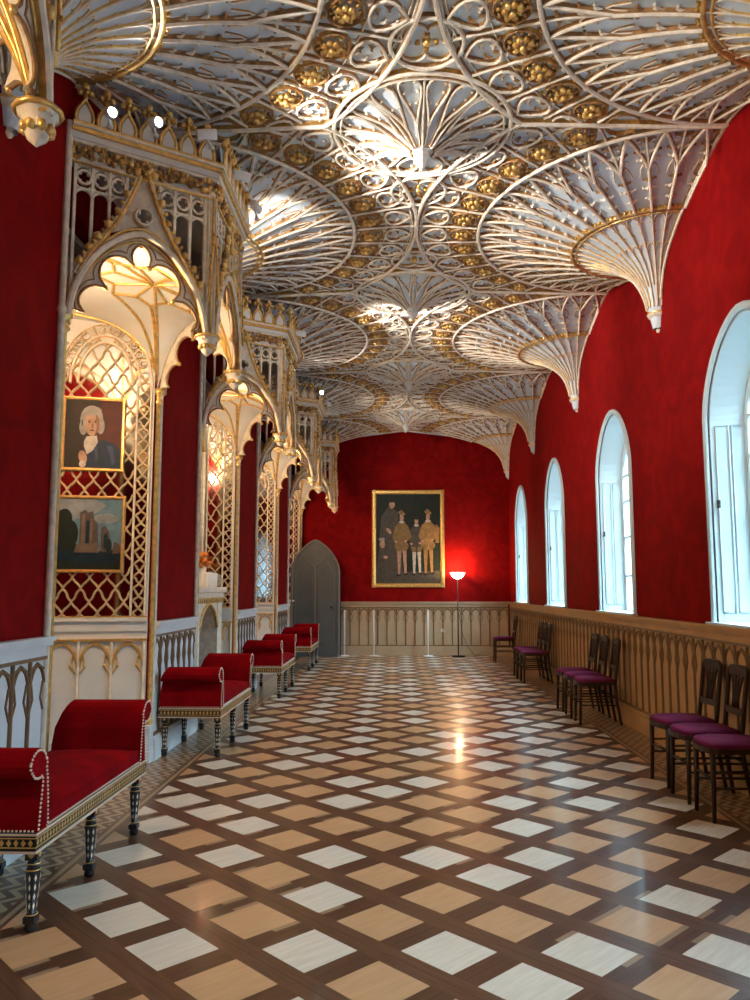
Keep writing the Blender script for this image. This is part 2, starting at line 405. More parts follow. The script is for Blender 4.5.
# windows
def make_window(i, wy):
    b = MB('frameW')
    # outer moulding on the wall
    P = arch_pts(HW + .01, SPR, APX + .01, 12, SILL)
    Q = [(XR - .01, wy + u, z) for u, z in P]
    b.rib(Q, V((-1, 0, 0)), .058, .024, 'frameW', 'frameW')
    b.tube([(XR - .028, wy + u*1.0, z) for u, z in P], .010, 'frameW', 6)
    b.box(XR - .07, wy - HW - .05, SILL - .035, XR + .5, wy + HW + .05, SILL, 'frameW')
    fr = b.build('window_%d' % i, kind='structure')
    # lining of the reveal, following the arch, 4 cm thick, splayed towards the sash
    b = MB('frameW'); D = .26
    Po = arch_pts(HW - .003, SPR, APX - .003, 12, SILL); Pi = arch_pts(HW - .10, SPR, APX - .10, 12, SILL)
    n = len(Po)
    vs = [(XR + .004, wy+u, z) for u, z in Po] + [(XR + .004, wy+u*.96, z - (.03 if z > SPR else 0)) for u, z in Po] + [(XR + D, wy+u, z) for u, z in Pi] + [(XR + .503, wy+u, z) for u, z in Po]
    fs = []
    for k in range(n - 1): fs += [(k, n+k, n+k+1, k+1), (n+k, 2*n+k, 2*n+k+1, n+k+1), (2*n+k, 3*n+k, 3*n+k+1, 2*n+k+1)]
    b.add(vs, fs, 'frameW', False)
    for sg in (-1, 1):     # shutter panels in the jambs
        for (x0, x1) in ((.04, .13), (.15, .24)):
            for (z0, z1) in ((1.22, 2.66),):
                def jp(x, z, o=0): return V((XR + x, wy + sg * ((HW*.96 - (HW*.96 - HW + .10) * (x / D)) - .006 - o), z))
                L4 = [jp(x0, z0), jp(x1, z0), jp(x1, z1), jp(x0, z1), jp(x0, z0)]
                b.tube(L4, .007, 'frameW', 4)
    b.build('window_lining', fr)
    # sash
    b = MB('frameW'); X = XR + D
    Ps = [(X, wy+u, z) for u, z in arch_pts(HW - .12, SPR, APX - .12, 12, SILL)]
    b.tube(Ps + [Ps[0]], .028, 'frameW', 4)
    b.box(X - .02, wy - .018, SILL, X + .02, wy + .018, SPR + .10, 'frameW')
    for z in (1.55, 2.0, 2.42, SPR + .02): b.box(X - .016, wy - HW + .12, z - .012, X + .016, wy + HW - .12, z + .012, 'frameW')
    for sg in (-1, 1):
        b.box(X - .012, wy + sg*.29 - .009, SILL, X + .012, wy + sg*.29 + .009, SPR + .06, 'frameW')
        b.tube([(X, wy + sg*(.58*(1 - t*t)), SPR + .02 + .5*t) for t in [k/6 for k in range(7)]], .012, 'frameW', 4)
        b.tube([(X, wy + sg*.58*(t), SPR + .02 + .28*sin(pi*t)) for t in [k/8 for k in range(9)]], .010, 'frameW', 4)
    b.build('window_sash', fr)
    b = MB('glass'); vs = [(X, wy+u, z) for u, z in arch_pts(HW - .11, SPR, APX - .11, 12, SILL)]
    b.add(vs, [tuple(range(len(vs)))], 'glass'); b.build('window_pane', fr)
    b = MB('metalD'); b.box(XR + .03, wy + HW - .065, 2.02, XR + .045, wy + HW - .035, 2.08, 'metalD')
    b.tube([(XR + .04, wy + HW - .06, 2.05), (XR + .02, wy + HW - .075, 2.02)], .008, 'metalD', 6); b.build('window_latch', fr)
for i, wy in enumerate(WIN): make_window(i + 1, wy)

# ------------------------------------------------------------------ fan vaults
TAB = [(.05, 3.80), (.08, 3.93), (.10, 4.05), (.14, 4.18), (.20, 4.29), (.30, 4.39), (.42, 4.47), (.58, 4.55), (.75, 4.615), (1.0, 4.695), (1.35, 4.775), (1.65, 4.82), (2.245, 4.858), (3, 4.86)]
def zf(r):
    if r <= TAB[0][0]: return TAB[0][1]
    for i in range(len(TAB) - 1):
        r0, z0 = TAB[i]; r1, z1 = TAB[i+1]
        if r <= r1:
            # cubic hermite
            def sl(j):
                j = max(0, min(len(TAB)-1, j)); a = TAB[max(j-1, 0)]; c = TAB[min(j+1, len(TAB)-1)]
                return (c[1]-a[1]) / (c[0]-a[0])
            h = r1 - r0; t = (r - r0)/h; m0, m1 = sl(i)*h, sl(i+1)*h
            return (2*t**3-3*t*t+1)*z0 + (t**3-2*t*t+t)*m0 + (-2*t**3+3*t*t)*z1 + (t**3-t*t)*m1
    return TAB[-1][1]
degrees_ = math.degrees
def fan_p(r, ph):   # ph in degrees, 0 = straight into the room (-x)
    a = radians(ph); return V((-r*cos(a), r*sin(a), zf(r)))
def fan_n(r, ph):
    a = radians(ph); d = (zf(r+.004) - zf(max(r-.004, .03))) / .008
    return V((-cos(a)*d, sin(a)*d, -1)).normalized()

def make_fan(lo=-1.66, hi=1.66, full=True):
    root = empty('fan_vault', category='vault', group='fan vaults along the gallery walls')
    ok = lambda p: lo - 1e-6 <= p.y <= hi + 1e-6 and p.x <= .001
    RS = [.05, .065, .08, .09, .1, .12, .14, .17, .2, .25, .3, .36, .42, .5, .58, .66, .75, .87, 1.0, 1.17, 1.35, 1.5, 1.65, 1.85, 2.05, 2.245, 2.5]
    b = MB('web'); vs = []; NA = 60
    for k in range(NA + 1):
        ph = -90 + 180*k/NA; s = sin(radians(ph))
        lim = 9
        if s > 1e-6: lim = hi / s
        if s < -1e-6: lim = lo / s
        for r in RS: vs.append(fan_p(max(min(r, lim), .02), ph))
    K = len(RS); b.add(vs, [(k*K+i, k*K+i+1, (k+1)*K+i+1, (k+1)*K+i) for k in range(NA) for i in range(K-1)], 'web', True)
    b.build('web', root)
    rb = MB('cream')
    def path(pts, w, h, mc='cream', ms='tan', n=None):
        cur = []; nr = []
        for r, ph in pts + [None] if False else pts:
            p = fan_p(r, ph)
            if ok(p): cur.append(p); nr.append(fan_n(r, ph))
            else:
                if len(cur) > 1: rb.rib(cur, nr, w, h, mc, ms)
                cur = []; nr = []
        if len(cur) > 1: rb.rib(cur, nr, w, h, mc, ms)
    def lerp(r0, p0, r1, p1, n=5): return [(r0 + (r1-r0)*i/n, p0 + (p1-p0)*i/n) for i in range(n+1)]
    def cusp(r, ph, s=.018, m='cream'):
        p = fan_p(r, ph)
        if ok(p):
            nn = fan_n(r, ph); q = p + nn * s * .5; rb.blob(q, s, m, 4, .3)
    def leaf(r, ph, d, L=.055, m='cream'):
        # leaf-shaped cusp growing sideways out of a rib
        q = degrees_(L / r) * d; b0, b1, tp, md = fan_p(r - .035, ph + q*.15), fan_p(r + .030, ph + q*.15), fan_p(r + .012, ph + q), fan_p(r, ph + q*.45)
        if not (ok(b0) and ok(b1) and ok(tp)): return
        nn = fan_n(r, ph); md = md + nn*.030
        rb.add([b0 + nn*.012, b1 + nn*.012, tp + nn*.016, md], [(0, 1, 3), (1, 2, 3), (2, 0, 3)], m)
        rb.blob(tp + nn*.014, .013, m, 4, .3)
    NS = 18; ST = 180 / NS
    for i in range(NS + 1):
        ph = -90 + ST*i
        e = .8 if i in (0, NS) else 1
        rr = [x for x in RS if (.09 if i % 2 == 0 else .14) <= x <= .75]
        path([(r, ph * (.995)) for r in rr], .014, .020, 'cream', 'goldb')
        path([(r, ph) for r in (.77, .87, 1.0, 1.12, 1.24)], .028, .046)
        if i < NS:
            c = ph + ST/2
            # tiers of small arches in the stem
            for ra, rb_, w in ((.33, .42, .010), (.60, .71, .012)):
                for sg in (-1, 1): path([(ra + (rb_-ra)*sin(pi/2*t), c + sg*ST/2*(1 - t**1.5)) for t in (0, .3, .6, .8, 1)], w, .014, 'cream', 'goldb')
                cusp(ra + .02, c - ST*.3, .007, 'goldb'); cusp(ra + .02, c + ST*.3, .007, 'goldb')
            cusp(.52, c - ST*.35, .008, 'goldb'); cusp(.52, c + ST*.35, .008, 'goldb')
            # forked heads between ring and arc
            for sg in (-1, 1):
                path(lerp(1.24, c + sg*ST/2, 1.63, c, 5), .030, .040)
                leaf(1.0, c + sg*ST/2, -sg); leaf(1.10, c + sg*ST/2, -sg, .045, 'tan'); leaf(.88, c + sg*ST/2, -sg, .035)
                leaf(1.33, c + sg*ST*.38, -sg, .05); leaf(1.42, c + sg*ST*.27, -sg, .04, 'tan')
                path([(1.14 + .14*sin(pi*t), c + sg*ST*(.48 - .34*t)) for t in (0, .25, .5, .75, 1)], .012, .018)
                cusp(1.50, ph + sg*ST*.18, .016, 'cream')
            path([(1.24, ph), (1.40, ph), (1.52, ph), (1.63, ph)], .022, .030)
            for sg in (-1, 1): leaf(1.42, ph, sg, .05, 'cream'); leaf(1.55, ph, sg, .06, 'tan')
            # ring of curls round each rosette
            path([(1.81 + .115*cos(a), c + 3.9*sin(a)) for a in [2*pi*k/12 for k in range(13)]], .018, .034, 'tan', 'gold')
            for a in range(6): cusp(1.81 + .145*cos(a*pi/3 + .5), c + 4.7*sin(a*pi/3 + .5), .020, 'gold' if a % 2 else 'cream')
            # elongated cusped lobes between rosettes and outer circle
            path([(2.075 + .120*cos(a), c + 5.6*sin(a)*abs(sin(a/2))**1.1*.85) for a in [2*pi*k/16 for k in range(17)]], .026, .036)
            for rr_, q in ((1.99, 1.2), (2.06, 1.9), (2.13, 1.9)):
                leaf(rr_, c - q*1.25, 1, .05, 'cream'); leaf(rr_, c + q*1.25, -1, .05, 'tan')
        path([(r, ph) for r in (1.66, 1.78, 1.9, 2.0, 2.1, 2.22)], .022, .034)
    arc = lambda r, n=72: [(r, -90 + 180*k/n) for k in range(n+1)]
    path(arc(1.65), .040, .045); path(arc(1.955), .014, .018); path(arc(2.245), .045, .050)
    path(arc(2.19), .014, .02)
    # rib on the bay line
    if hi > 1:
        pts = []; nr = []
        for k in range(14):
            x = -.02 - 1.50*k/13; r = hypot(x, hi); pts.append(V((x, hi - .0, zf(r)))); nr.append(V((0, 0, -1)))
        rb.rib(pts, nr, .045, .055, 'cream', 'gold')
    # wall edge moulding
    pts = [fan_p(r, 90) for r in RS if .1 <= r <= 1.65 and r <= hi]; 
    if len(pts) > 1: rb.rib([p + V((-.012, 0, 0)) for p in pts], [fan_n(r, 90) for r in RS if .1 <= r <= 1.65 and r <= hi], .03, .03, 'cream', 'gold')
    pts = [fan_p(r, -90) for r in RS if .1 <= r <= 1.65 and r <= -lo]
    rb.rib([p + V((-.012, 0, 0)) for p in pts], [fan_n(r, -90) for r in RS if .1 <= r <= 1.65 and r <= -lo], .03, .03, 'cream', 'gold')
    rb.build('tracery', root)
    b = MB('goldb')
    for rr, tr in ((.765, .020), (.72, .010)):
        pts = [p + n_*.012 for p, n_ in ((fan_p(rr, a), fan_n(rr, a)) for a in [-90 + 180*k/48 for k in range(49)]) if ok(p)]
        b.tube(pts, tr, 'goldb', 6)
    for k in range(61):
        a = -90 + 3*k; p = fan_p(.79, a)
        if ok(p): b.blob(p + fan_n(.79, a)*.018, .017, 'gold', 4, .2)
    b.build('gilt_ring', root)
    # corbel
    b = MB('cream')
    h0, h1 = -90, 90
    b.lathe([(.0, 3.76), (.022, 3.77), (.028, 3.785), (.018, 3.80), (.045, 3.84), (.055, 3.88), (.06, 3.89), (.09, 3.91), (.10, 3.93), (.095, 3.95), (.07, 3.97), (.085, 4.0)], (0, 0, 0), 'cream', 10, pi/2, 3*pi/2 if hi > .3 else 3*pi/2)
    b.lathe([(.094, 3.925), (.103, 3.935), (.100, 3.948)], (0, 0, 0), 'goldb', 10, pi/2, 3*pi/2)
    b.build('corbel', root)
    # rosettes
    for i in range(NS):
        c = -90 + ST*(i + .5); p = fan_p(1.81, c)
        if not (lo + .05 < p.y < hi - .05): continue
        o = bpy.data.objects.new('rosette', ROS); COL.objects.link(o); o.parent = root; o.location = p; o.rotation_euler = (0, 0, radians(c))
    return root
def rosette_mesh():
    b = MB('goldb')
    for k in range(7):
        a = 2*pi*k/7; b.blob((.045*cos(a), .045*sin(a), -.036), .024, 'gold' if k % 2 else 'goldb', 5, .4, (1.2, 1.2, 1))
    for k in range(10):
        a = 2*pi*k/10 + .3; b.blob((.088*cos(a), .088*sin(a), -.018), random.uniform(.016, .026), 'gold' if k % 3 else 'tan', 4, .45)
    b.blob((0, 0, -.058), .024, 'goldb', 5, .2)
    o = b.build('rosette'); me = o.data; bpy.data.objects.remove(o); return me
ROS = rosette_mesh()
PLACE_R = ['over the camera end', 'beside the nearest visible window', 'between first and second visible windows', 'between the second and third visible windows', 'between the third and farthest windows', 'in the far right corner']
PLACE_L = ['over the camera end', 'before the nearest full canopy', 'between the first and second full canopies', 'between the second and third full canopies', 'between the third and last canopies', 'above the grey door']
fan0 = make_fan(); fanN = make_fan(-1.50, .05)
for i, fy in enumerate(FAN):
    for side in (1, -1):
        lab = 'white and gilt fan vault ' + (('on the window wall, ' + PLACE_R[i]) if side == 1 else ('on the canopy wall, ' + PLACE_L[i]))
        X = XR - .002 if side == 1 else XL + .002
        if i == 5:
            if side == 1: o = fanN; o.location = (X, fy, 0)
            else:
                o = make_fan(-.05, 1.50); o.location = (X, fy, 0); o.rotation_euler = (0, 0, pi)
            o['label'] = lab
        else:
            if i == 0 and side == 1: o = fan0; o.location = (X, fy, 0); o['label'] = lab
            else: o = copy_tree(fan0, loc=(X, fy, 0), rz=0 if side == 1 else pi, label=lab)

# pendants
def make_pendant():
    root = empty('ceiling_pendant', category='pendant', group='pendants down the middle of the ceiling')
    PR = [(.66, 4.855), (.55, 4.85), (.44, 4.835), (.33, 4.805), (.24, 4.77), (.16, 4.72), (.11, 4.68), (.075, 4.655)]
    b = MB('web'); b.lathe(PR, (0, 0, 0), 'web', 48); b.build('funnel', root)
    def pz(r):
        for (r0, z0), (r1, z1) in zip(PR, PR[1:]):
            if r >= r1: return z1 + (z0-z1)*(r-r1)/(r0-r1)
        return 4.655
    def pp(r, a): return V((r*cos(a), r*sin(a), pz(min(r, .66))))
    def pn(r, a):
        d = (pz(r+.02) - pz(r-.02))/.04; return V((cos(a)*d, sin(a)*d, -1)).normalized()
    b = MB('cream')
    NP = 16
    for k in range(NP):
        a = 2*pi*k/NP
        if k % 2 == 0:
            b.rib([pp(r, a) for r in (.08, .11, .16, .24, .33, .44, .55, .62)], [pn(r, a) for r in (.08, .11, .16, .24, .33, .44, .55, .62)], .020, .034, 'cream', 'gold')
        c = a + pi/NP; hwid = pi/NP
        P = []; Nn = []
        for t in range(21):
            f = 2*pi*t/20; r = .405 - .205*cos(f); th = c + hwid*.95*sin(f)*abs(sin(f/2))**1.1*1.15
            P.append(pp(r, th)); Nn.append(pn(r, th))
        b.rib(P, Nn, .022, .034, 'cream', 'tan')
        b.rib([pp(r, c) for r in (.085, .12, .16, .21)], [pn(r, c) for r in (.085, .12, .16, .21)], .014, .026, 'cream', 'tan')
        for sg in (-1, 1):
            for r, q in ((.36, .35), (.46, .55), (.54, .40)): b.blob(pp(r, c + sg*hwid*q) + pn(r, c)*.010, .014, 'cream', 4, .3)
    for rr, w in ((.66, .042), (.61, .014)):
        A = [2*pi*k/48 for k in range(49)]
        b.rib([V((rr*cos(a), rr*sin(a), 4.855)) for a in A], V((0, 0, -1)), w, .045, 'cream', 'gold')
    b.build('petal_tracery', root)
    b = MB('cream'); b.lathe([(.075, 4.66), (.080, 4.65), (.075, 4.64), (.062, 4.635), (.062, 4.60), (.07, 4.59), (.06, 4.58), (.035, 4.54), (.018, 4.52), (.022, 4.51), (.0, 4.495)], (0, 0, 0), 'white', 8, smooth=False)
    b.lathe([(.078, 4.668), (.09, 4.662), (.082, 4.652)], (0, 0, 0), 'goldb', 12); b.build('drop', root)
    # quatrefoil roundels before and behind
    for sg in (-1, 1):
        b = MB('cream'); A = [2*pi*k/28 for k in range(29)]; cy = sg*.93
        b.rib([V((.235*cos(a), cy + .235*sin(a), 4.86)) for a in A], V((0, 0, -1)), .035, .045, 'cream', 'tan')
        for k in range(4):
            a0 = pi/4 + k*pi/2
            b.rib([V((.115*cos(a0) + .085*cos(a), cy + .115*sin(a0) + .085*sin(a), 4.86)) for a in [a0 - 2.1 + 4.2*i/8 for i in range(9)]], V((0, 0, -1)), .016, .03, 'cream', 'gold')
            b.blob((.06*cos(a0+pi/4), cy + .06*sin(a0+pi/4), 4.845), .022, 'gold', 5, .3)
        b.blob((0, cy, 4.84), .03, 'goldb', 6, .3)
        b.build('roundel', root)
    for sx in (-1, 1):           # lines closing the star between the four big circles
        for sy in (-1, 1):
            b = MB('cream'); P = []
            for k in range(9):
                y_ = .70 + .95*k/8; x_ = 2.245 - sqrt(max(0, 2.245**2 - (1.66 - y_)**2)) + .035
                P.append(V((sx*x_, sy*y_, 4.86)))
            b.rib(P, V((0, 0, -1)), .02, .03, 'cream', 'gold')
            for q in ((.52, .58), (.60, .46), (.30, .76)): b.blob((sx*q[0], sy*q[1], 4.85), .022, 'gold', 4, .3)
            b.build('spandrel_tracery', root)
    return root
pn0 = make_pendant()
PPL = ['nearest the camera end, overhead', 'the large nearest one in view', 'second from the camera in view', 'third from the camera in view', 'closest to the back wall']
for i, py in enumerate(PEN):
    lab = 'cream petalled pendant boss under the ceiling crown, ' + PPL[i]
    if i == 0: pn0.location = (XC, py, 0); pn0['label'] = lab
    else: copy_tree(pn0, loc=(XC, py, 0), label=lab)

# ------------------------------------------------------------------ canopies (bays)
def face_T(P, Q):
    P = V((*P, 0)); Q = V((*Q, 0)); u = (Q-P).normalized(); n = V((u.y, -u.x, 0))
    return (lambda s, z, o=0: P + u*s + V((0, 0, z)) + n*o), (Q-P).length, n
Z0, ZT, ZFR, ZCO = 3.06, 4.05, 4.14, 4.30
def crest_mesh():
    b = MB('goldb')       # ogee shield with white infill and a three-lobed gilt finial, local x along the face, y out
    pr = [(-.050, 0), (-.054, .035), (-.047, .075), (-.026, .110), (-.010, .135), (0, .145), (.010, .135), (.026, .110), (.047, .075), (.054, .035), (.050, 0)]
    b.prism([(x*.72, z*.78 + .006) for x, z in pr], lambda x, z: V((x, .004, z)), lambda x, z: V((x, -.004, z)), 'white')
    b.tube([V((x, 0, z)) for x, z in pr], .011, 'goldb', 5)
    b.tube([V((x*.76, .004, z*.82)) for x, z in pr], .006, 'gold', 4)
    b.tube([(0, 0, .13), (0, 0, .22)], .012, 'goldb', 5)
    b.blob((0, 0, .235), .026, 'goldb', 6, .2); b.blob((-.034, 0, .195), .023, 'goldb', 5, .2); b.blob((.034, 0, .195), .023, 'goldb', 5, .2)
    b.blob((0, .022, .195), .018, 'gold', 5, .2); b.blob((0, -.022, .195), .018, 'gold', 5, .2); b.blob((0, 0, .16), .017, 'goldb', 5, .2)
    o = b.build('cresting_finial'); me = o.data; bpy.data.objects.remove(o); return me
CREST = crest_mesh()
def make_canopy():
    root = empty('bay_canopy', category='canopy', group='gilt gothic canopies over the left wall bays')
    O, I, PX = OH + .045, .45, .77
    PL = [(0, -O), (PX, -I), (PX, I), (0, O)]
    for fi in range(3):
        T, w, nv = face_T(PL[fi], PL[fi+1])
        b = MB('cream')
        ap = Z0 + .62
        c = w/2; hw = w/2 - .03
        az = lambda s: Z0 + (ap-Z0) * max(0, 1 - (abs(s-c)/hw)**1.55) ** (1/1.9) if abs(s-c) < hw else Z0
        # solid spandrel web just above the arch up to a narrow band
        S = [c + hw*sin(pi/2*k/12) for k in range(-12, 13)]
        def web(f0, f1, m, o0=.0, o1=.03):
            for s0, s1 in zip(S, S[1:]):
                a0, a1, t0, t1 = f0(s0), f0(s1), f1(s0), f1(s1)
                vs = [T(s0, a0, o0), T(s1, a1, o0), T(s1, t1, o0), T(s0, t0, o0), T(s0, a0, o1), T(s1, a1, o1), T(s1, t1, o1), T(s0, t0, o1)]
                b.add(vs, [(0, 3, 2, 1), (4, 5, 6, 7), (0, 1, 5, 4), (2, 3, 7, 6)], m)
        web(lambda s: az(s) - .035, lambda s: az(s) + .03, 'cream')
        A = [T(s, az(s) + .0, .03) for s in S]; b.rib(A, nv, .05, .035, 'cream', 'gold')
        b.tube([T(s, az(s) + .04, .035) for s in S], .011, 'goldb', 5)
        b.tube([T(s, az(s) - .045, .03) for s in S], .008, 'goldb', 5)
        # cinquefoil cusping: a pierced web hanging inside the arch
        NCU = 50; outer = []; inner = []
        for k in range(NCU + 1):
            t = k/NCU; s_ = c + hw*.985*sin(pi/2*(2*t - 1)); z = az(s_) - .03
            ds = .004; tx = 2*ds; tz = az(min(c+hw*.99, s_+ds)) - az(max(c-hw*.99, s_-ds)); L_ = hypot(tx, tz); nx_, nz_ = tz/L_, -tx/L_
            off = .035 + .115*(1 - abs(sin(5*pi*t))**.55) if 0 < k < NCU else .05
            outer.append((s_, z)); inner.append((s_ + nx_*off, max(Z0 - .02, z + nz_*off)))
        for k in range(NCU):
            q = [outer[k], outer[k+1], inner[k+1], inner[k]]
            b.add([T(x, z, .004) for x, z in q] + [T(x, z, .022) for x, z in q], [(0, 1, 2, 3), (7, 6, 5, 4), (3, 2, 6, 7)], 'cream')
        b.tube([T(x, z, .024) for x, z in inner], .009, 'tan', 5)
        b.tube([T(x*.45 + y1*.55, z*.45 + z1*.55, .024) for (x, z), (y1, z1) in zip(inner, outer)], .006, 'tan', 4)
        for k in range(1, 5):
            x, z = inner[k*10]; b.blob(T(x, z, .02), .019, 'goldb', 5, .3)
        b.build('arch', root)
        # mullions, lancet heads and quatrefoils
        b = MB('cream'); n = 8 if fi != 1 else 8; st = (w - .08)/n
        gz = lambda s: az(s) + .04 + (.34 * max(0, 1 - abs(s-c)/(w*.30)) ** 1.5)     # ogee gable line
        for k in range(n + 1):
            s = .04 + st*k; zb = gz(s) if 0 < k < n else Z0
            b.box(s - .009, 0, zb - .05, s + .009, .025, ZT - .0, 'cream', T=lambda p: T(p.x, p.z, p.y))
        for k in range(n):
            s = .04 + st*(k + .5)
            top = ZT - .15
            if gz(s) > top + .02: continue
            for sg in (-1, 1): b.rib([T(s + sg*st/2*(1 - t**1.5), top - .05 + .045*sin(pi/2*t), .012) for t in (0, .4, .75, 1)], nv, .016, .018, 'cream', 'cream')
            b.rib([T(s - st/2, top, .010), T(s + st/2, top, .010)], nv, .018, .016, 'cream', 'cream')
            # quatrefoil: ring and four cusps
            r_ = st*.40; zc = ZT - .075
            b.rib([T(s + r_*cos(a), zc + r_*sin(a)*1.05, .010) for a in [2*pi*i/14 for i in range(15)]], nv, .020, .018, 'cream', 'gold')
            for a in (0, pi/2, pi, 3*pi/2): b.blob(T(s + r_*.82*cos(a + pi/4), zc + r_*.82*sin(a + pi/4), .010), r_*.30, 'cream', 5)
            for sg in (-1, 1): b.add([T(s + sg*st/2, ZT, .006), T(s + sg*st*.12, ZT, .006), T(s + sg*st/2, ZT - .045, .006)], [(0, 1, 2)], 'cream')
            for sg in (-1, 1): b.add([T(s + sg*st/2, ZT - .15, .006), T(s + sg*st*.12, ZT - .15, .006), T(s + sg*st/2, ZT - .105, .006)], [(0, 1, 2)], 'cream')
        b.build('tracery_panel', root)
        # ogee gable with crockets
        b = MB('goldb')
        for sg in (-1, 1):
            P = []
            for i in range(15):
                t = i/14; s = c + sg*w*.42*(1 - t); z = az(s) + .05 + .44*max(0, t)**3.2
                if t == 1: z = ZT + .02
                P.append((s, z))
            b.tube([T(s, z, .045) for s, z in P], .014, 'goldb', 5)
            b.rib([T(s + sg*.018, z - .01, .03) for s, z in P], nv, .03, .02, 'cream', 'gold')
            for i in range(1, 14, 1):
                s, z = P[i]; q = .030 if i % 2 else .018
                b.blob(T(s + sg*.028, z + .014, .05), q, 'goldb' if i % 3 else 'gold', 5, .35)
        zc = ap + .12; r_ = .055
        for sg in (-1, 1):
            G = []
            for i in range(9):
                t = .45 + .55*i/8; s = c + sg*w*.42*(1 - t); G.append((s, az(s) + .05 + .44*t**3.2))
            for i in range(8):
                a0 = -pi/2 + pi*i/8; a1 = -pi/2 + pi*(i+1)/8
                p0 = (c + sg*r_*cos(a0), zc + r_*sin(a0)); p1 = (c + sg*r_*cos(a1), zc + r_*sin(a1))
                b.add([T(*G[i], .02), T(*G[i+1], .02), T(*p1, .02), T(*p0, .02)], [(0, 1, 2, 3)], 'cream')
        b.rib([T(c + r_*cos(a), zc + r_*sin(a), .03) for a in [2*pi*i/16 for i in range(17)]], nv, .022, .03, 'cream', 'goldb')
        for a in range(4): b.blob(T(c + r_*.8*cos(a*pi/2 + pi/4), zc + r_*.8*sin(a*pi/2 + pi/4), .03), .02, 'cream', 5)
        for q in range(7): b.blob(T(c + random.uniform(-.03, .03), ZT + .02 + q*.016, .06), .026 - q*.0015, 'goldb', 5, .4)
        b.build('ogee_gable', root)
        # frieze with gilt foliage, cornice
        b = MB('cream')
        b.box(-.01, -.03, ZT, w + .01, .03, ZT + .03, 'cream', T=lambda p: T(p.x, p.z, p.y))
        b.tube([T(0, ZT + .005, .034), T(w, ZT + .005, .034)], .009, 'goldb', 5)
        b.box(0, -.03, ZT + .03, w, .015, ZFR + .045, 'white', T=lambda p: T(p.x, p.z, p.y))
        x = .03
        while x < w - .02:
            for _ in range(11): b.blob(T(x + random.uniform(-.035, .035), ZT + .082 + random.uniform(-.045, .045), .035 + random.uniform(-.015, .015)), random.uniform(.012, .025), random.choice(['goldb', 'gold', 'tan']), 5, .4)
            x += .062
        b.build('foliage_frieze', root)
        b = MB('white')
        e = .06 if fi == 1 else .03
        for z0, z1, o, m in ((ZFR + .04, ZFR + .06, .05, 'cream'), (ZFR + .06, ZFR + .10, .065, 'white'), (ZFR + .10, ZFR + .125, .085, 'goldb'), (ZFR + .125, ZFR + .14, .10, 'cream'), (ZFR + .14, ZCO, .09, 'goldb')):
            ee = o * .55
            b.box(0 if fi == 0 else -ee, -.04, z0, w if fi == 2 else w + ee, o, z1, m, T=lambda p: T(p.x, p.z, p.y))
        b.build('cornice', root)
        nn = 7 if fi != 1 else 7; ang = atan2(PL[fi+1][1] - PL[fi][1], PL[fi+1][0] - PL[fi][0])
        for k in range(nn):
            o = bpy.data.objects.new('cresting_finial', CREST); COL.objects.link(o); o.parent = root
            o.location = T(w*(k + .5)/nn, ZCO - .002, .085); o.rotation_euler = (0, 0, ang)
        # side shafts hanging at the corners
    for k, (x, y_) in enumerate(PL):
        if k in (1, 2):
            b = MB('cream')
            b.lathe([(.036, ZT + .06), (.036, Z0 + .02), (.055, Z0 + .05), (.078, Z0 + .035), (.078, Z0 + .02), (.062, Z0 + .005), (.055, Z0 - .03), (.035, Z0 - .075), (.018, Z0 - .09), (0, Z0 - .105)], (x, y_, 0), 'cream', 8)
            for a in range(8):
                an = 2*pi*a/8; b.tube([(x + .04*cos(an), y_ + .04*sin(an), Z0 + .02), (x + .04*cos(an), y_ + .04*sin(an), ZT + .02)], .008, 'goldb' if a % 2 else 'cream', 5)
                b.blob((x + .046*cos(an), y_ + .046*sin(an), Z0 - .04), .022, 'goldb', 5, .3)
            b.tube([(x + .078*cos(2*pi*i/12), y_ + .078*sin(2*pi*i/12), Z0 + .028) for i in range(12)], .012, 'goldb', 5, closed=True)
            # slender gablet up the corner
            sgn = 1
            d = V((x, y_ * 1.0, 0)).normalized()
            for sg in (-1, 1):
                tv = V((-d.y, d.x, 0))
                b.tube([V((x, y_, 0)) + d*.05 + tv*sg*.05*(1 - t) + V((0, 0, Z0 + .25 + .5*t**.7)) for t in (0, .25, .5, .75, 1)], .009, 'goldb', 5)
                for t in (.1, .3, .5, .7, .9): b.blob(V((x, y_, 0)) + d*.058 + tv*sg*(.05*(1 - t) + .012) + V((0, 0, Z0 + .27 + .5*t**.7)), .013, 'gold', 5, .3)
            b.build('hanging_shaft', root)
        else:
            b = MB('goldb'); s = -1 if k == 0 else 1
            yy = y_
            b.lathe([(.034, .30), (.034, .33), (.028, .36), (.025, .40), (.025, Z0 - .10), (.045, Z0 - .08), (.034, Z0 - .06), (.034, Z0 - .03), (.055, Z0), (.055, Z0 + .03), (.03, Z0 + .05)], (.012, yy, 0), 'goldb', 12)
            b.build('column', root)
            b = MB('cream')
            b.lathe([(.022, .3), (.022, Z0), (.035, Z0 + .02), (.022, Z0 + .05), (.022, ZCO)], (.018, yy + s*.045, 0), 'cream', 8)
            b.build("side_shaft", root)
            b = MB('dadoL')
            for z0, z1, g in ((0, .10, .07), (.10, .13, .06), (.13, .26, .05), (.26, .30, .065)):
                b.box(0, yy - g, z0, .018 + g*.45, yy + g, z1, 'dadoL')
            b.build('pedestal', root, bevel=.006)
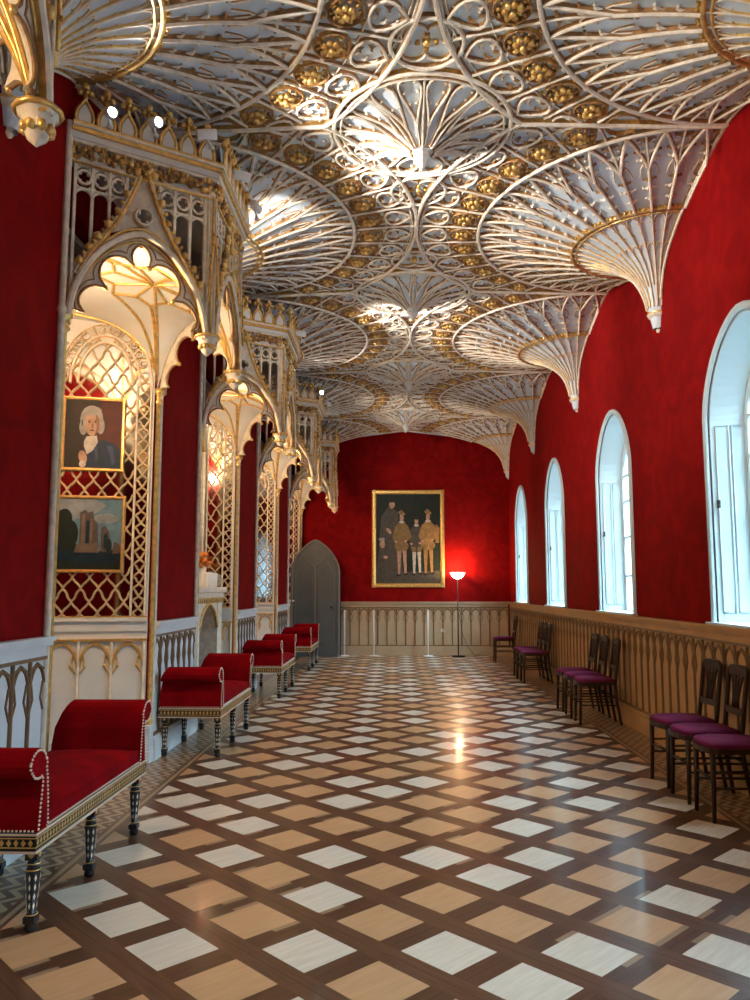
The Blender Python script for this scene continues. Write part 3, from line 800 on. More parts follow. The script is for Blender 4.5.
    b = MB('white'); b.add([(0, -O, ZFR + .05), (PX, -I, ZFR + .05), (PX, I, ZFR + .05), (0, O, ZFR + .05), (0, -O, ZFR + .07), (PX, -I, ZFR + .07), (PX, I, ZFR + .07), (0, O, ZFR + .07)], [(0, 1, 2, 3), (7, 6, 5, 4), (0, 4, 5, 1), (1, 5, 6, 2), (2, 6, 7, 3)], 'white'); b.build('added_shade_board', root)  # unseen cover board, added to keep light out from behind the tracery
    # inner vault
    C4 = [(PX, -I), (PX, I), (0, -O), (0, O)]
    def vz(x, y_): 
        r = min(hypot(x - a, y_ - c_) for a, c_ in C4[:4]); return Z0 + .60 - .60*exp(-r/.17)
    b = MB('white'); nx, ny = 22, 36; vs = []
    X0 = -.76
    for i in range(nx + 1):
        for j in range(ny + 1):
            x = X0 + (PX - .01 - X0)*i/nx; yl = O - .01 if x < 0 else O - .01 + (I - O)*x/PX
            y_ = -yl + 2*yl*j/ny; vs.append((x, y_, vz(x, y_)))
    K = ny + 1; b.add(vs, [(i*K+j, i*K+j+1, (i+1)*K+j+1, (i+1)*K+j) for i in range(nx) for j in range(ny)], 'white', True)
    b.build('inner_vault', root)
    b = MB('goldb')
    CE = (.25, 0)
    def seg(p, q, r=.013, n=10):
        P = []
        for t in range(n+1):
            x = p[0] + (q[0]-p[0])*t/n; y_ = p[1] + (q[1]-p[1])*t/n; P.append((x, y_, vz(x, y_) - .004))
        b.tube(P, r, 'goldb', 5)
    ring = []
    for k in range(8):
        a = 2*pi*k/8; m_ = (CE[0] + .30*cos(a), CE[1] + .34*sin(a)); ring.append(m_); seg(CE, m_)
    for k in range(8):
        k2 = ring[(k+1) % 8]; mid = ((ring[k][0]+k2[0])/2*1.0 + .0, (ring[k][1]+k2[1])/2); o_ = (mid[0] + (mid[0]-CE[0])*.45, mid[1] + (mid[1]-CE[1])*.45)
        seg(ring[k], o_); seg(k2, o_)
        cc = min(C4, key=lambda c_: hypot(c_[0]-o_[0], c_[1]-o_[1])); seg(o_, (cc[0]*.98 + .0, cc[1]*.97))
    for cc in C4:
        s = (cc[0]*.98, cc[1]*.97); seg(CE, s)
    for y_ in (-O + .03, O - .03): seg((-.7, y_*.98), (0, y_*.98)); seg((-.7, y_*.6), (0, y_*.95))
    b.build('vault_ribs', root)
    return root
cn0 = make_canopy()
CPL = ['cut off at the top left corner', 'nearest complete one with lamps on its cresting', 'second complete one, over the chimneypiece', 'third complete one down the room', 'smallest and last, beside the grey door']
for i, by in enumerate(BAY):
    lab = 'white and gilt gothic canopy with hanging shafts, ' + CPL[i]
    if i == 0: cn0.location = (XL, by, 0); cn0['label'] = lab
    else: copy_tree(cn0, loc=(XL, by, 0), label=lab)

# ------------------------------------------------------------------ mirrored lattice panels in the niches
def lattice(w, zlo, zspr, ztop, T, nv, b, p=.135, q=.20, x0=0, x1=None):
    # clipped net of ogee lines
    x1 = w if x1 is None else x1
    lim = lambda s: zspr + (ztop-zspr)*sqrt(max(0, 1 - ((s - w/2)/(w/2))**2))
    k = -1
    while k*p < x1 + p:
        for sg in (-1, 1):
            cur = []
            n = int((ztop - zlo)/(q/10))
            for i in range(n + 1):
                z = zlo + (ztop-zlo)*i/n; ph = (z/q) % 1
                tri = 1 - abs(2*ph - 1)
                g = tri - .11*sin(4*pi*ph)*1.0
                s = k*p + sg*p/2*g
                if x0 <= s <= x1 and z <= lim(s): cur.append(T(s, z, .012))
                else:
                    if len(cur) > 2: b.rib(cur, nv, .019, .018, 'lattice', 'goldb')
                    cur = []
            if len(cur) > 2: b.rib(cur, nv, .019, .018, 'lattice', 'goldb')
        k += 1
def lattice_panel(P, Q, lab, shelf=True, zlo=1.16):
    T, w, nv = face_T(P, Q)
    # outward normal must face the room side: T offsets along nv
    root = empty('lattice_panel', category='wall panel', label=lab)
    b = MB('white'); bx = lambda s0, s1, z0, z1, n0, n1, m: b.box(s0, n0, z0, s1, n1, z1, m, T=lambda p: T(p.x, p.z, p.y))
    bx(0, w, 0, 3.72, -.05, 0, 'white'); b.build('backing', root)
    b = MB('mirror'); bx(.015, w - .015, zlo, 3.45, .001, .005, 'mirror'); b.build('mirror', root)
    b = MB('cream')
    lattice(w, zlo, 3.1, 3.60, T, nv, b, x0=.03, x1=w - .135)
    for s in (.02, w - .135, w - .025): b.rib([T(s, zlo, .008), T(s, 3.12, .008)], nv, .022, .02, 'cream', 'goldb')
    lattice(w, zlo, 3.0, 3.35, T, nv, b, p=.085, q=.10, x0=w - .13, x1=w - .03)
    for rr in (0, .10, .16):
        b.rib([T(w/2 + (w/2 - .02 - rr)*cos(a), 3.1 + (.52 - rr)*sin(a), .01) for a in [pi*i/20 for i in range(21)]], nv, .024, .022, 'cream', 'goldb')
    for i in range(1, 15):
        a = pi*i/15; b.rib([T(w/2 + (w/2 - .07)*cos(a) + .03*cos(g), 3.1 + .47*sin(a) + .03*sin(g), .012) for g in [2*pi*j/8 for j in range(9)]], nv, .012, .012, 'cream', 'gold')
    b.build('tracery', root)
    b = MB('white')
    bx(0, w, zlo - .10, zlo - .02, 0, .02, 'white'); bx(0, w, zlo - .02, zlo + .01, 0, .045, 'white'); bx(0, w, zlo + .01, zlo + .022, 0, .035, 'goldb')
    bx(0, w, 0, .2, 0, .04, 'white'); bx(0, w, .98, 1.0, 0, .03, 'goldb')
    n = 3; ww = (w - .04)/n
    for i in range(n + 1): b.rib([T(.02 + i*ww, .2, .0), T(.02 + i*ww, .98, .0)], nv, .028, .025, 'cream', 'goldb')
    for i in range(n):
        c = .02 + (i + .5)*ww
        for sg in (-1, 1):
            b.rib([T(c + sg*ww/2*(1 - t**1.6), .76 + .20*sin(pi/2*t), 0) for t in (0, .2, .4, .6, .8, 1)], nv, .026, .022, 'goldb', 'goldb')
            b.rib([T(c + sg*ww*.46, .72, 0), T(c + sg*ww*.28, .78, 0), T(c + sg*ww*.34, .86, 0)], nv, .014, .016, 'goldb', 'goldb')
            b.blob(T(c + sg*ww*.30, .785, .01), .016, 'goldb', 5, .2)
    b.build('arcade', root)
    return root
LPL = ['in the bay at the camera end', 'behind the two small pictures', 'right of the chimneypiece', 'in the third bay down the room', 'in the last bay by the door']
for i, by in enumerate(BAY):
    d = DEPTH[by] - .005
    lattice_panel((XL - d, by + OH - (.22 if i != 2 else .09)), (XL - .0, by + OH - .03), 'mirrored gilt lattice panel facing the camera, ' + LPL[i])
    lattice_panel((XL - d + .06, by - OH + .03), (XL - d + .06, by + OH - .26), 'mirrored gilt lattice panel flat on the niche back, ' + LPL[i]) if i != 2 else None

# ------------------------------------------------------------------ pictures
def pmat(name, c):
    key = 'paint_' + name
    if key not in M: M[key] = mat(key, tuple(.68*x for x in c), .5, var=.3, nscale=14, spec=.2)
    return key
def ell(cx, cy, rx, ry, n=14, rot=0):
    return [(cx + rx*cos(a)*cos(rot) - ry*sin(a)*sin(rot), cy + rx*cos(a)*sin(rot) + ry*sin(a)*cos(rot)) for a in [2*pi*k/n for k in range(n)]]
def picture(name, T, w, h, shapes, lab, cat='painting', fw=.03, fmat='goldb', bg='dark', **kw):
    root = empty(name, T(w/2, h/2, 0), label=lab, category=cat, **kw); inv = root.location.copy()
    nv = T(0, 0, 1) - T(0, 0, 0)
    F = lambda x, y_, o: T(x, y_, o) - inv
    b = MB(fmat)
    for (o, zz, hh) in ((fw*.5, .0, .035), ):
        pts = [(o, o), (w - o, o), (w - o, h - o), (o, h - o)]
        for k in range(4):
            (x0, y0), (x1, y1) = pts[k], pts[(k+1) % 4]
            ex = fw/2 * ((x1 > x0) - (x1 < x0)); ey = fw/2 * ((y1 > y0) - (y1 < y0))
            b.rib([F(x0 - ex, y0 - ey, .0), F(x1 + ex, y1 + ey, .0)], nv, fw, .035, fmat, fmat)
    b.rib([F(fw, fw, .004), F(w-fw, fw, .004), F(w-fw, h-fw, .004), F(fw, h-fw, .004), F(fw, fw, .004)], nv, .012, .02, 'gold', 'brown')
    b.build('frame', root)
    b = MB(bg); b.box(fw*.8, fw*.8, 0, w - fw*.8, h - fw*.8, .010, bg, T=lambda p: F(p.x, p.y, p.z))
    iw, ih = w - 2*fw, h - 2*fw
    for k, (m, poly) in enumerate(shapes):
        o = .0104 + .00012*k
        P = [(fw + min(1, max(0, x))*iw, fw + min(1, max(0, y_))*ih) for x, y_ in poly]
        b.add([F(x, y_, o) for x, y_ in P], [tuple(range(len(P)))], m)
    b.build('canvas', root)
    return root
pD = pmat('umber', (.035, .025, .02)); pSk = pmat('skin', (.62, .38, .26)); pWh = pmat('linen', (.70, .66, .60)); pNa = pmat('navy', (.015, .035, .09))
pMa = pmat('maroon', (.10, .02, .015)); pBl = pmat('sky_blue', (.16, .30, .40)); pCl = pmat('cloud', (.34, .38, .42)); pSt = pmat('stone', (.13, .10, .09)); pStL = pmat('lit_stone', (.24, .17, .13))
pTe = pmat('deep_teal', (.01, .035, .06)); pGn = pmat('dark_green', (.02, .03, .025)); pOc = pmat('ochre', (.45, .26, .10)); pOl = pmat('olive_gold', (.30, .19, .08)); pGr = pmat('grey_figure', (.10, .09, .08)); pHair = pmat('grey_hair', (.42, .40, .38))
pShd = pmat('flesh_shade', (.36, .18, .12)); pCt = pmat('coat_light', (.05, .09, .18))
portrait = [(pMa, [(.5, 0), (1, 0), (1, 1), (.62, 1)]),
    (pNa, [(.28, 0), (.30, .22), (.42, .36), (.66, .42), (.84, .38), (.97, .28), (1, 0)]),
    (pHair, ell(.46, .72, .20, .20)), (pHair, ell(.32, .60, .07, .12)), (pHair, ell(.62, .62, .07, .12)),
    (pSk, ell(.47, .65, .125, .18)), (pHair, ell(.47, .84, .16, .07)),
    (pD, ell(.42, .675, .022, .012)), (pD, ell(.53, .675, .022, .012)), (pMa, ell(.47, .555, .04, .010)), (pShd, [(.53, .80), (.60, .72), (.60, .56), (.52, .49), (.55, .60), (.53, .70)]), (pShd, ell(.425, .70, .035, .008)), (pShd, ell(.53, .70, .035, .008)), (pStL, ell(.478, .62, .014, .04)),
    (pWh, [(.38, .46), (.56, .48), (.58, .38), (.50, .26), (.40, .20), (.34, .32)]), (pWh, ell(.42, .36, .08, .10)),
    (pSk, ell(.33, .16, .07, .10, rot=.4)), (pWh, ell(.33, .06, .06, .05)), (pTe, [(.60, 0), (.58, .30), (.64, .34), (.72, 0)]), (pCt, [(.74, .34), (.84, .33), (.90, .10), (.84, .05)]), (pCt, [(.52, .30), (.56, .34), (.60, .18), (.56, .08)]), (pHair, ell(.40, .83, .05, .035)), (pHair, ell(.54, .82, .05, .035)), (pCt, ell(.30, .66, .012, .05)), (pWh, ell(.44, .28, .05, .05))]
# local x grows to the right as seen: panel plane through (XL-d, ..)-(XL-.02, ..)
by = 5.6; d = DEPTH[by] - .005
Tp, wp, nvp = face_T((XL - d, by + OH - .22), (XL - .0, by + OH - .03))
s_off = .075
picture('portrait_painting', lambda x, y_, o: Tp(s_off + x, 2.36 + y_, .028 + o), .50, .62, portrait, 'gold framed half-length portrait of a white-haired man in dark blue coat', bg=pD, fw=.024)
ruin = [(pBl, [(0, .3), (1, .3), (1, 1), (0, 1)]), (pCl, [(0, .55), (0, 1), (.55, 1), (.75, .9), (.5, .75), (.25, .7)]), (pCl, ell(.75, .72, .2, .07)),
    (pTe, [(0, 0), (1, 0), (1, .30), (.6, .26), (.3, .33), (0, .30)]),
    (pGn, [(0, .25), (0, .80), (.10, .84), (.20, .74), (.26, .6), (.30, .3)]), (pGn, ell(.10, .72, .12, .13)), (pGn, ell(.22, .5, .10, .18)),
    (pSt, [(.34, .25), (.34, .80), (.42, .84), (.46, .80), (.54, .82), (.56, .70), (.62, .64), (.64, .25)]), (pStL, [(.36, .27), (.37, .77), (.42, .79), (.42, .27)]), (pStL, [(.50, .28), (.50, .72), (.54, .72), (.54, .28)]),
    (pTe, [(.44, .35), (.44, .66), (.465, .70), (.49, .66), (.49, .35)]), (pSt, [(.68, .25), (.67, .58), (.74, .62), (.80, .54), (.84, .25)]), (pTe, [(.72, .30), (.72, .48), (.75, .52), (.78, .48), (.78, .30)]),
    (pSt, [(.86, .22), (.88, .40), (.97, .36), (1, .24)]), (pStL, [(.26, .24), (.30, .36), (.62, .38), (.66, .24)]), (pGn, [(0, 0), (1, 0), (1, .12), (.5, .08), (0, .14)]), (pGn, ell(.80, .34, .05, .10))]
picture('landscape_painting', lambda x, y_, o: Tp(s_off - .02 + x, 1.53 + y_, .028 + o), .545, .63, ruin, 'gold framed picture of a ruined abbey under a blue sky', bg=pBl, fw=.024)

def fig(cx, base, h, coat, leg, hat=True, lean=0):
    u = h; S = []
    S += [(leg, [(cx - .075*u, base), (cx - .035*u, base), (cx - .005*u, base + .42*u), (cx - .10*u, base + .42*u)]),
          (leg, [(cx + .055*u, base + .02*u), (cx + .10*u, base + .02*u), (cx + .10*u, base + .42*u), (cx + .01*u, base + .42*u)]),
          (pD, ell(cx - .065*u, base, .045*u, .016*u)), (pD, ell(cx + .085*u, base + .015*u, .045*u, .016*u)),
          (coat, ell(cx, base + .44*u, .15*u, .075*u)), (pOl, ell(cx - .07*u, base + .42*u, .05*u, .06*u)), (pOl, ell(cx + .07*u, base + .42*u, .05*u, .06*u)),
          (coat, [(cx - .10*u, base + .45*u), (cx - .13*u, base + .74*u), (cx - .05*u, base + .80*u), (cx + .06*u, base + .80*u), (cx + .13*u, base + .74*u), (cx + .10*u, base + .45*u)]),
          (coat, [(cx - .13*u, base + .75*u), (cx - .20*u, base + .58*u), (cx - .14*u, base + .50*u), (cx - .08*u, base + .60*u)]),
          (coat, [(cx + .13*u, base + .75*u), (cx + .21*u, base + .58*u), (cx + .10*u, base + .50*u), (cx + .07*u, base + .58*u)]),
          (pSk, ell(cx - .12*u, base + .50*u, .03*u, .02*u)), (pSk, ell(cx + .08*u, base + .51*u, .03*u, .02*u)),
          (pWh, ell(cx, base + .805*u, .055*u, .022*u)), (pSk, ell(cx, base + .87*u, .042*u, .062*u)),
          (pD, ell(cx - .014*u, base + .88*u, .007*u, .004*u)), (pD, ell(cx + .016*u, base + .88*u, .007*u, .004*u))]
    if hat: S += [(pOc, ell(cx, base + .935*u, .075*u, .026*u, rot=-.2)), (pOl, ell(cx - .01*u, base + .955*u, .045*u, .03*u))]
    else: S += [(pD, ell(cx, base + .925*u, .05*u, .03*u))]
    return S
group = [(pGr, [(0, 0), (1, 0), (1, .14), (0, .12)]), (pGr, [(.02, .12), (.08, .75), (.20, .86), (.34, .80), (.42, .12)]), (pSk, ell(.25, .88, .045, .045)), (pD, ell(.25, .925, .06, .02)), (pSk, ell(.20, .585, .05, .022, rot=-.6))]
group += fig(.63, .10, .68, pGr, pWh, False) + fig(.40, .09, .74, pOl, pSk, True) + fig(.81, .10, .74, pOc, pOc, True)
group += [(pGr, [(.0, .05), (.03, .34), (.10, .38), (.18, .30), (.22, .10)]), (pSk, ell(.10, .44, .04, .05)), (pHair, ell(.09, .49, .05, .02)), (pSk, ell(.15, .29, .035, .018)), (pOc, [(.92, .45), (.98, .45), (.99, .62), (.93, .66)])]
picture('group_painting', lambda x, y_, o: V((-.52 + x, YB - .03 - o, 1.43 + y_)), 1.57, 2.11, group, 'large gold framed painting of standing figures in old costume on back wall', bg=pGn, fw=.09)

# ------------------------------------------------------------------ grey gothic door
def make_door():
    b = MB('greyL'); X0, X1, YD = -2.19, -1.20, 16.62; c = (X0 + X1)/2; hw = (X1 - X0)/2
    root = empty('door_1', (c, YD, 0), kind='structure')
    az = lambda t: 1.72 + .70 * sqrt(max(0, (1 - min(1, abs(t))**1.25)))
    us = [hw*sin(pi/2*k/12) for k in range(-12, 13)]
    outer = [(-hw, 0)] + [(u, az(u/hw)) for u in us] + [(hw, 0)]
    b = MB('grey'); b.prism(outer, lambda x, z: V((x, .03, z)), lambda x, z: V((x, .46, z)), 'grey'); b.build('door_lobby', root)
    b = MB('greyL'); b.rib([V((x, .03, z)) for x, z in outer], V((0, -1, 0)), .055, .035, 'greyL', 'greyL'); b.build('door_frame', root)
    b = MB('grey'); inner = [(x*.95, z*.985) for x, z in outer]; b.prism(inner, lambda x, z: V((x, .012, z)), lambda x, z: V((x, .032, z)), 'grey')
    b.box(-.014, -.002, 0, .014, .014, 1.86, 'greyL')
    for sg in (-1, 1):
        b.tube([V((0, .008, 1.84))] + [V((sg*hw*.93*t**.7, .008, 1.84 + .48*sin(pi/2*t)*(1 - .25*t))) for t in (.15, .3, .45, .55)], .012, 'greyL', 5)
        b.tube([V((sg*hw*.12, .01, .25)), V((sg*hw*.12, .01, 1.70)), V((sg*hw*.5, .01, 1.98)), V((sg*hw*.82, .01, 1.70)), V((sg*hw*.82, .01, .25)), V((sg*hw*.12, .01, .25))], .008, 'greyL', 4)
    b.build('door_leaf', root)
    b = MB('metalD'); b.tube([(.35, .01, 1.02), (.35, -.04, 1.02)], .012, 'metalD', 8); b.blob((.35, -.05, 1.02), .028, 'metalD', 8); b.build('door_knob', root)
make_door()

# ------------------------------------------------------------------ chimneypiece and things on it (second full bay)
def chimney():
    by = 9.0; Xb = XL - DEPTH[by]
    root = empty('chimneypiece', (Xb, by, 0), category='fireplace', label='pale carved chimneypiece with pointed opening inside the second full bay')
    b = MB('cream')
    L = OH - .28
    b.box(0, -L, 0, .28, -L + .22, 1.30, 'cream'); b.box(0, L - .22, 0, .28, L, 1.30, 'cream')
    for k in range(12):
        t0 = -1 + k/6; t1 = -1 + (k+1)/6; f = lambda t: .95 + .28*sqrt(max(0, 1 - abs(t)**1.4)); hw = L - .22
        b.add([(x, t*hw, z) for x in (0, .27) for t, z in ((t0, f(t0)), (t1, f(t1)), (t1, 1.30), (t0, 1.30))], [(0, 1, 2, 3), (4, 7, 6, 5), (0, 4, 5, 1), (3, 2, 6, 7)], 'cream')
    b.tube([(.275, t/8*(L - .22), .95 + .28*sqrt(max(0, 1 - abs(t/8)**1.4))) for t in range(-8, 9)], .02, 'goldb', 6)
    for y_ in [-L + .05 + i*(2*L - .1)/14 for i in range(15)]:
        b.tube([(.285, y_, 1.24), (.285, y_, 1.34)], .010, 'goldb', 5)
    b.build('surround', root)
    b = MB('cream'); b.box(0, -L - .03, 1.36, .33, L + .03, 1.42, 'cream'); b.box(0, -L, 1.30, .30, L, 1.36, 'cream'); b.build('mantel_shelf', root, bevel=.008)
    b = MB('dark'); b.box(.0, -L + .22, 0, .02, L - .22, 1.25, 'dark'); b.build('firebox', root)
    b = MB('mirror'); b.box(.0, -L - .03, 1.42, .01, L + .03, 3.2, 'mirror'); b.build('overmantel_mirror', root)
    b = MB('cream')
    for y_ in (-L - .02, -L*.33, L*.33, L + .02): b.tube([(.02, y_, 1.42), (.02, y_, 3.1)], .02, 'cream', 6)
    b.tube([(.02, -L, 3.1)] + [(.02, L*sin(pi/2*k/6), 3.1 + .25*cos(pi/2*k/6)) for k in range(-6, 7)] + [(.02, L, 3.1)], .018, 'goldb', 6)
    b.build('overmantel_frame', root)
    lab = ['white cylinder jar on the mantel shelf, ' + s for s in ('nearest the camera', 'second from the camera', 'third from the camera', 'beside the lattice panel')]
    b = MB('cup'); b.lathe([(0, 0), (.033, 0), (.036, .01), (.036, .15), (.030, .165), (.024, .17), (.024, .155), (0, .15)], (0, 0, 0), 'cup', 14)
    j0 = b.build('white_jar', category='jar', group='white jars on the mantel shelf')
    for k in range(4):
        o = j0 if k == 0 else copy_tree(j0)
        o.location = (Xb + .24, by + .02 + k*.125, 1.42); o['label'] = lab[k]
    v = empty('flower_vase', (Xb + .16, by + .12, 1.42), category='vase', label='vase of orange flowers on the mantel shelf')
    b = MB('cup'); b.lathe([(0, 0), (.05, 0), (.06, .05), (.05, .12), (.03, .2), (.035, .22)], (0, 0, 0), 'cup', 14); b.build('vase', v)
    b = MB('flower')
    for k in range(26):
        a = random.uniform(0, 2*pi); r = random.uniform(0, .085); b.blob((r*cos(a), r*sin(a), .30 + random.uniform(-.06, .09)), random.uniform(.022, .035), 'flower', 6, .3)
    b.build('flowers', v)
chimney()

# ------------------------------------------------------------------ benches
def make_bench():
    root = empty('scroll_arm_bench', category='bench', group='crimson scroll-arm benches along the left wall')
    W2, L2 = .26, .715        # half depth (x), half length (y)
    b = MB('velvet')
    # seat with gentle crown
    n = 10
    vs = []; 
    for i in range(n+1):
        for j in range(n*2+1):
            u = -1 + 2*i/n; v = -1 + j/n; z = .475 + .035*(1 - u**4)*(1 - v**6)
            vs.append((u*(W2 - .005), v*(L2 - .10), z))
    K = 2*n + 1; b.add(vs, [(i*K+j, (i+1)*K+j, (i+1)*K+j+1, i*K+j+1) for i in range(n) for j in range(2*n)], 'velvet', True)
    b.box(-W2 + .005, -L2 + .08, .405, W2 - .005, L2 - .08, .476, 'velvet')
    b.build('seat', root)
    for sg in (-1, 1):
        b = MB('velvet')
        # arm section in (y,z); inner face leans out, roll curls outward
        cy, cz, r = L2 + .005, .685, .062
        prof = [(L2 - .115, .405), (L2 - .108, .50), (L2 - .095, .60), (L2 - .075, .68)]
        prof += [(cy + (r+.012)*cos(a), cz + r*sin(a)) for a in [radians(x) for x in (150, 125, 100, 75, 50, 25, 0, -30, -60, -90, -115)]]
        prof += [(L2 - .035, .60), (L2 - .02, .50), (L2 - .01, .405)]
        b.prism(prof, lambda y_, z: V((-W2 + .075*max(0, (z - .52)/.22)**2, sg*y_, z)), lambda y_, z: V((W2, sg*y_, z)), 'velvet', smooth=False)
        arm = b.build('arm', root, bevel=.006)
        b = MB('stud')
        pf = prof[:]
        # studs round front and back faces
        def along(P, step):
            out = []; carry = 0
            for p, q in zip(P, P[1:]):
                L = hypot(q[0]-p[0], q[1]-p[1]); t = carry
                while t < L: out.append((p[0] + (q[0]-p[0])*t/L, p[1] + (q[1]-p[1])*t/L)); t += step
                carry = t - L
            return out
        ctr = (L2 - .03, .62)
        for y_, z in along(pf, .017):
            yy = y_ + (.008 if y_ < L2 - .05 else -.008) * (1 if z < .66 else 0); zz = z - (.008 if z > .70 else 0)
            b.blob((W2 + .001, sg*yy, zz), .0062, 'stud', 5)
        x = -W2 + .01
        while x < W2: b.blob((x, sg*(L2 - .008), .412), .0055, 'stud', 5); x += .017
        b.build('nail_trim', arm)
    for x in (W2 - .003, -W2 + .003):
        b = MB('stud'); y_ = -L2 + .1
        while y_ < L2 - .1: b.blob((x, y_, .412), .0055, 'stud', 5); y_ += .017
        b.build('nail_row', root)
    # rail
    b = MB('black')
    for x0, y0, x1, y1 in ((-W2, -L2, W2, -L2 + .05), (-W2, L2 - .05, W2, L2), (-W2, -L2, -W2 + .04, L2), (W2 - .04, -L2, W2, L2)): b.box(x0, y0, .325, x1, y1, .405, 'black')
    b.box(-W2 + .03, -L2 + .04, .38, W2 - .03, L2 - .04, .404, 'black')
    b.build('rail', root)
    b = MB('goldb')
    loop = lambda o, z: [(-W2 - o, -L2 - o, z), (W2 + o, -L2 - o, z), (W2 + o, L2 + o, z), (-W2 - o, L2 + o, z)]
    for z, r in ((.400, .006), (.386, .003), (.349, .003), (.330, .007)): b.tube(loop(.001, z), r, 'stud' if r > .005 else 'goldb', 4, closed=True, smooth=False)
    y_ = -L2 + .02
    while y_ < L2 - .01:
        for x in (W2 + .0015, -W2 - .0015):
            b.add([(x, y_, .352), (x, y_ + .011, .367), (x, y_, .382), (x, y_ - .011, .367)], [(0, 1, 2, 3) if x > 0 else (3, 2, 1, 0)], 'goldb')
        y_ += .030
    x = -W2 + .02
    while x < W2 - .01:
        for y_ in (-L2 - .0015, L2 + .0015): b.add([(x, y_, .352), (x + .011, y_, .367), (x, y_, .382), (x - .011, y_, .367)], [(0, 1, 2, 3)], 'goldb')
        x += .030
    b.build('gilt_inlay', root)
    for lx in (-W2 + .035, W2 - .035):
        for ly in (-L2 + .07, -.02, L2 - .07):
            b = MB('black')
            b.box(lx - .026, ly - .026, .285, lx + .026, ly + .026, .325, 'black')
            b.lathe([(.020, .285), (.022, .278), (.027, .270), (.022, .262), (.030, .245), (.031, .235), (.017, .075), (.024, .068), (.017, .060)], (lx, ly, 0), 'black', 10)
            b.box(lx - .024, ly - .024, .035, lx + .024, ly + .024, .060, 'black')
            b.lathe([(.0, 0), (.020, .0), (.026, .012), (.024, .035)], (lx, ly, 0), 'black', 10)
            leg = b.build('leg', root)
            b = MB('goldb')
            for q in range(8):
                a = q*pi/4
                for k in range(4):
                    z = .215 - k*.037; r = .0185 + (.0135)*(z - .075)/.16 ; r += .0008; w_ = .005; h_ = .015
                    ca, sa = cos(a), sin(a)
                    b.add([(lx + r*ca, ly + r*sa, z + h_), (lx + r*ca - w_*sa, ly + r*sa + w_*ca, z), (lx + (r-.0012)*ca, ly + (r-.0012)*sa, z - h_), (lx + r*ca + w_*sa, ly + r*sa - w_*ca, z)], [(0, 1, 2, 3)], 'stud')
            for z, r in ((.270, .028), (.245, .031), (.068, .025)): b.tube([(lx + r*cos(2*pi*i/10), ly + r*sin(2*pi*i/10), z) for i in range(10)], .0025, 'goldb', 4, closed=True)
            for z in (.305,):
                for (dx, dy) in ((1, 0), (-1, 0), (0, 1), (0, -1)):
                    c = V((lx + dx*.0268, ly + dy*.0268, z)); t = V((-dy, dx, 0))
                    b.add([c + t*.016, c + V((0, 0, .012)), c - t*.016, c - V((0, 0, .012))], [(0, 1, 2, 3)], 'goldb')
            b.build('gilt_inlay', leg)
    return root
bn0 = make_bench()
BX = -1.735
for i, (yy, s) in enumerate(((4.04, 'nearest the camera, cut by the left edge'), (7.46, 'second from the camera'), (11.0, 'third from the camera'), (14.5, 'farthest, in front of the grey door'))):
    lab = 'crimson velvet bench with two scrolled arms, ' + s
    if i == 0: bn0.location = (BX, yy, 0); bn0['label'] = lab
    else: copy_tree(bn0, loc=(BX, yy, 0), label=lab)

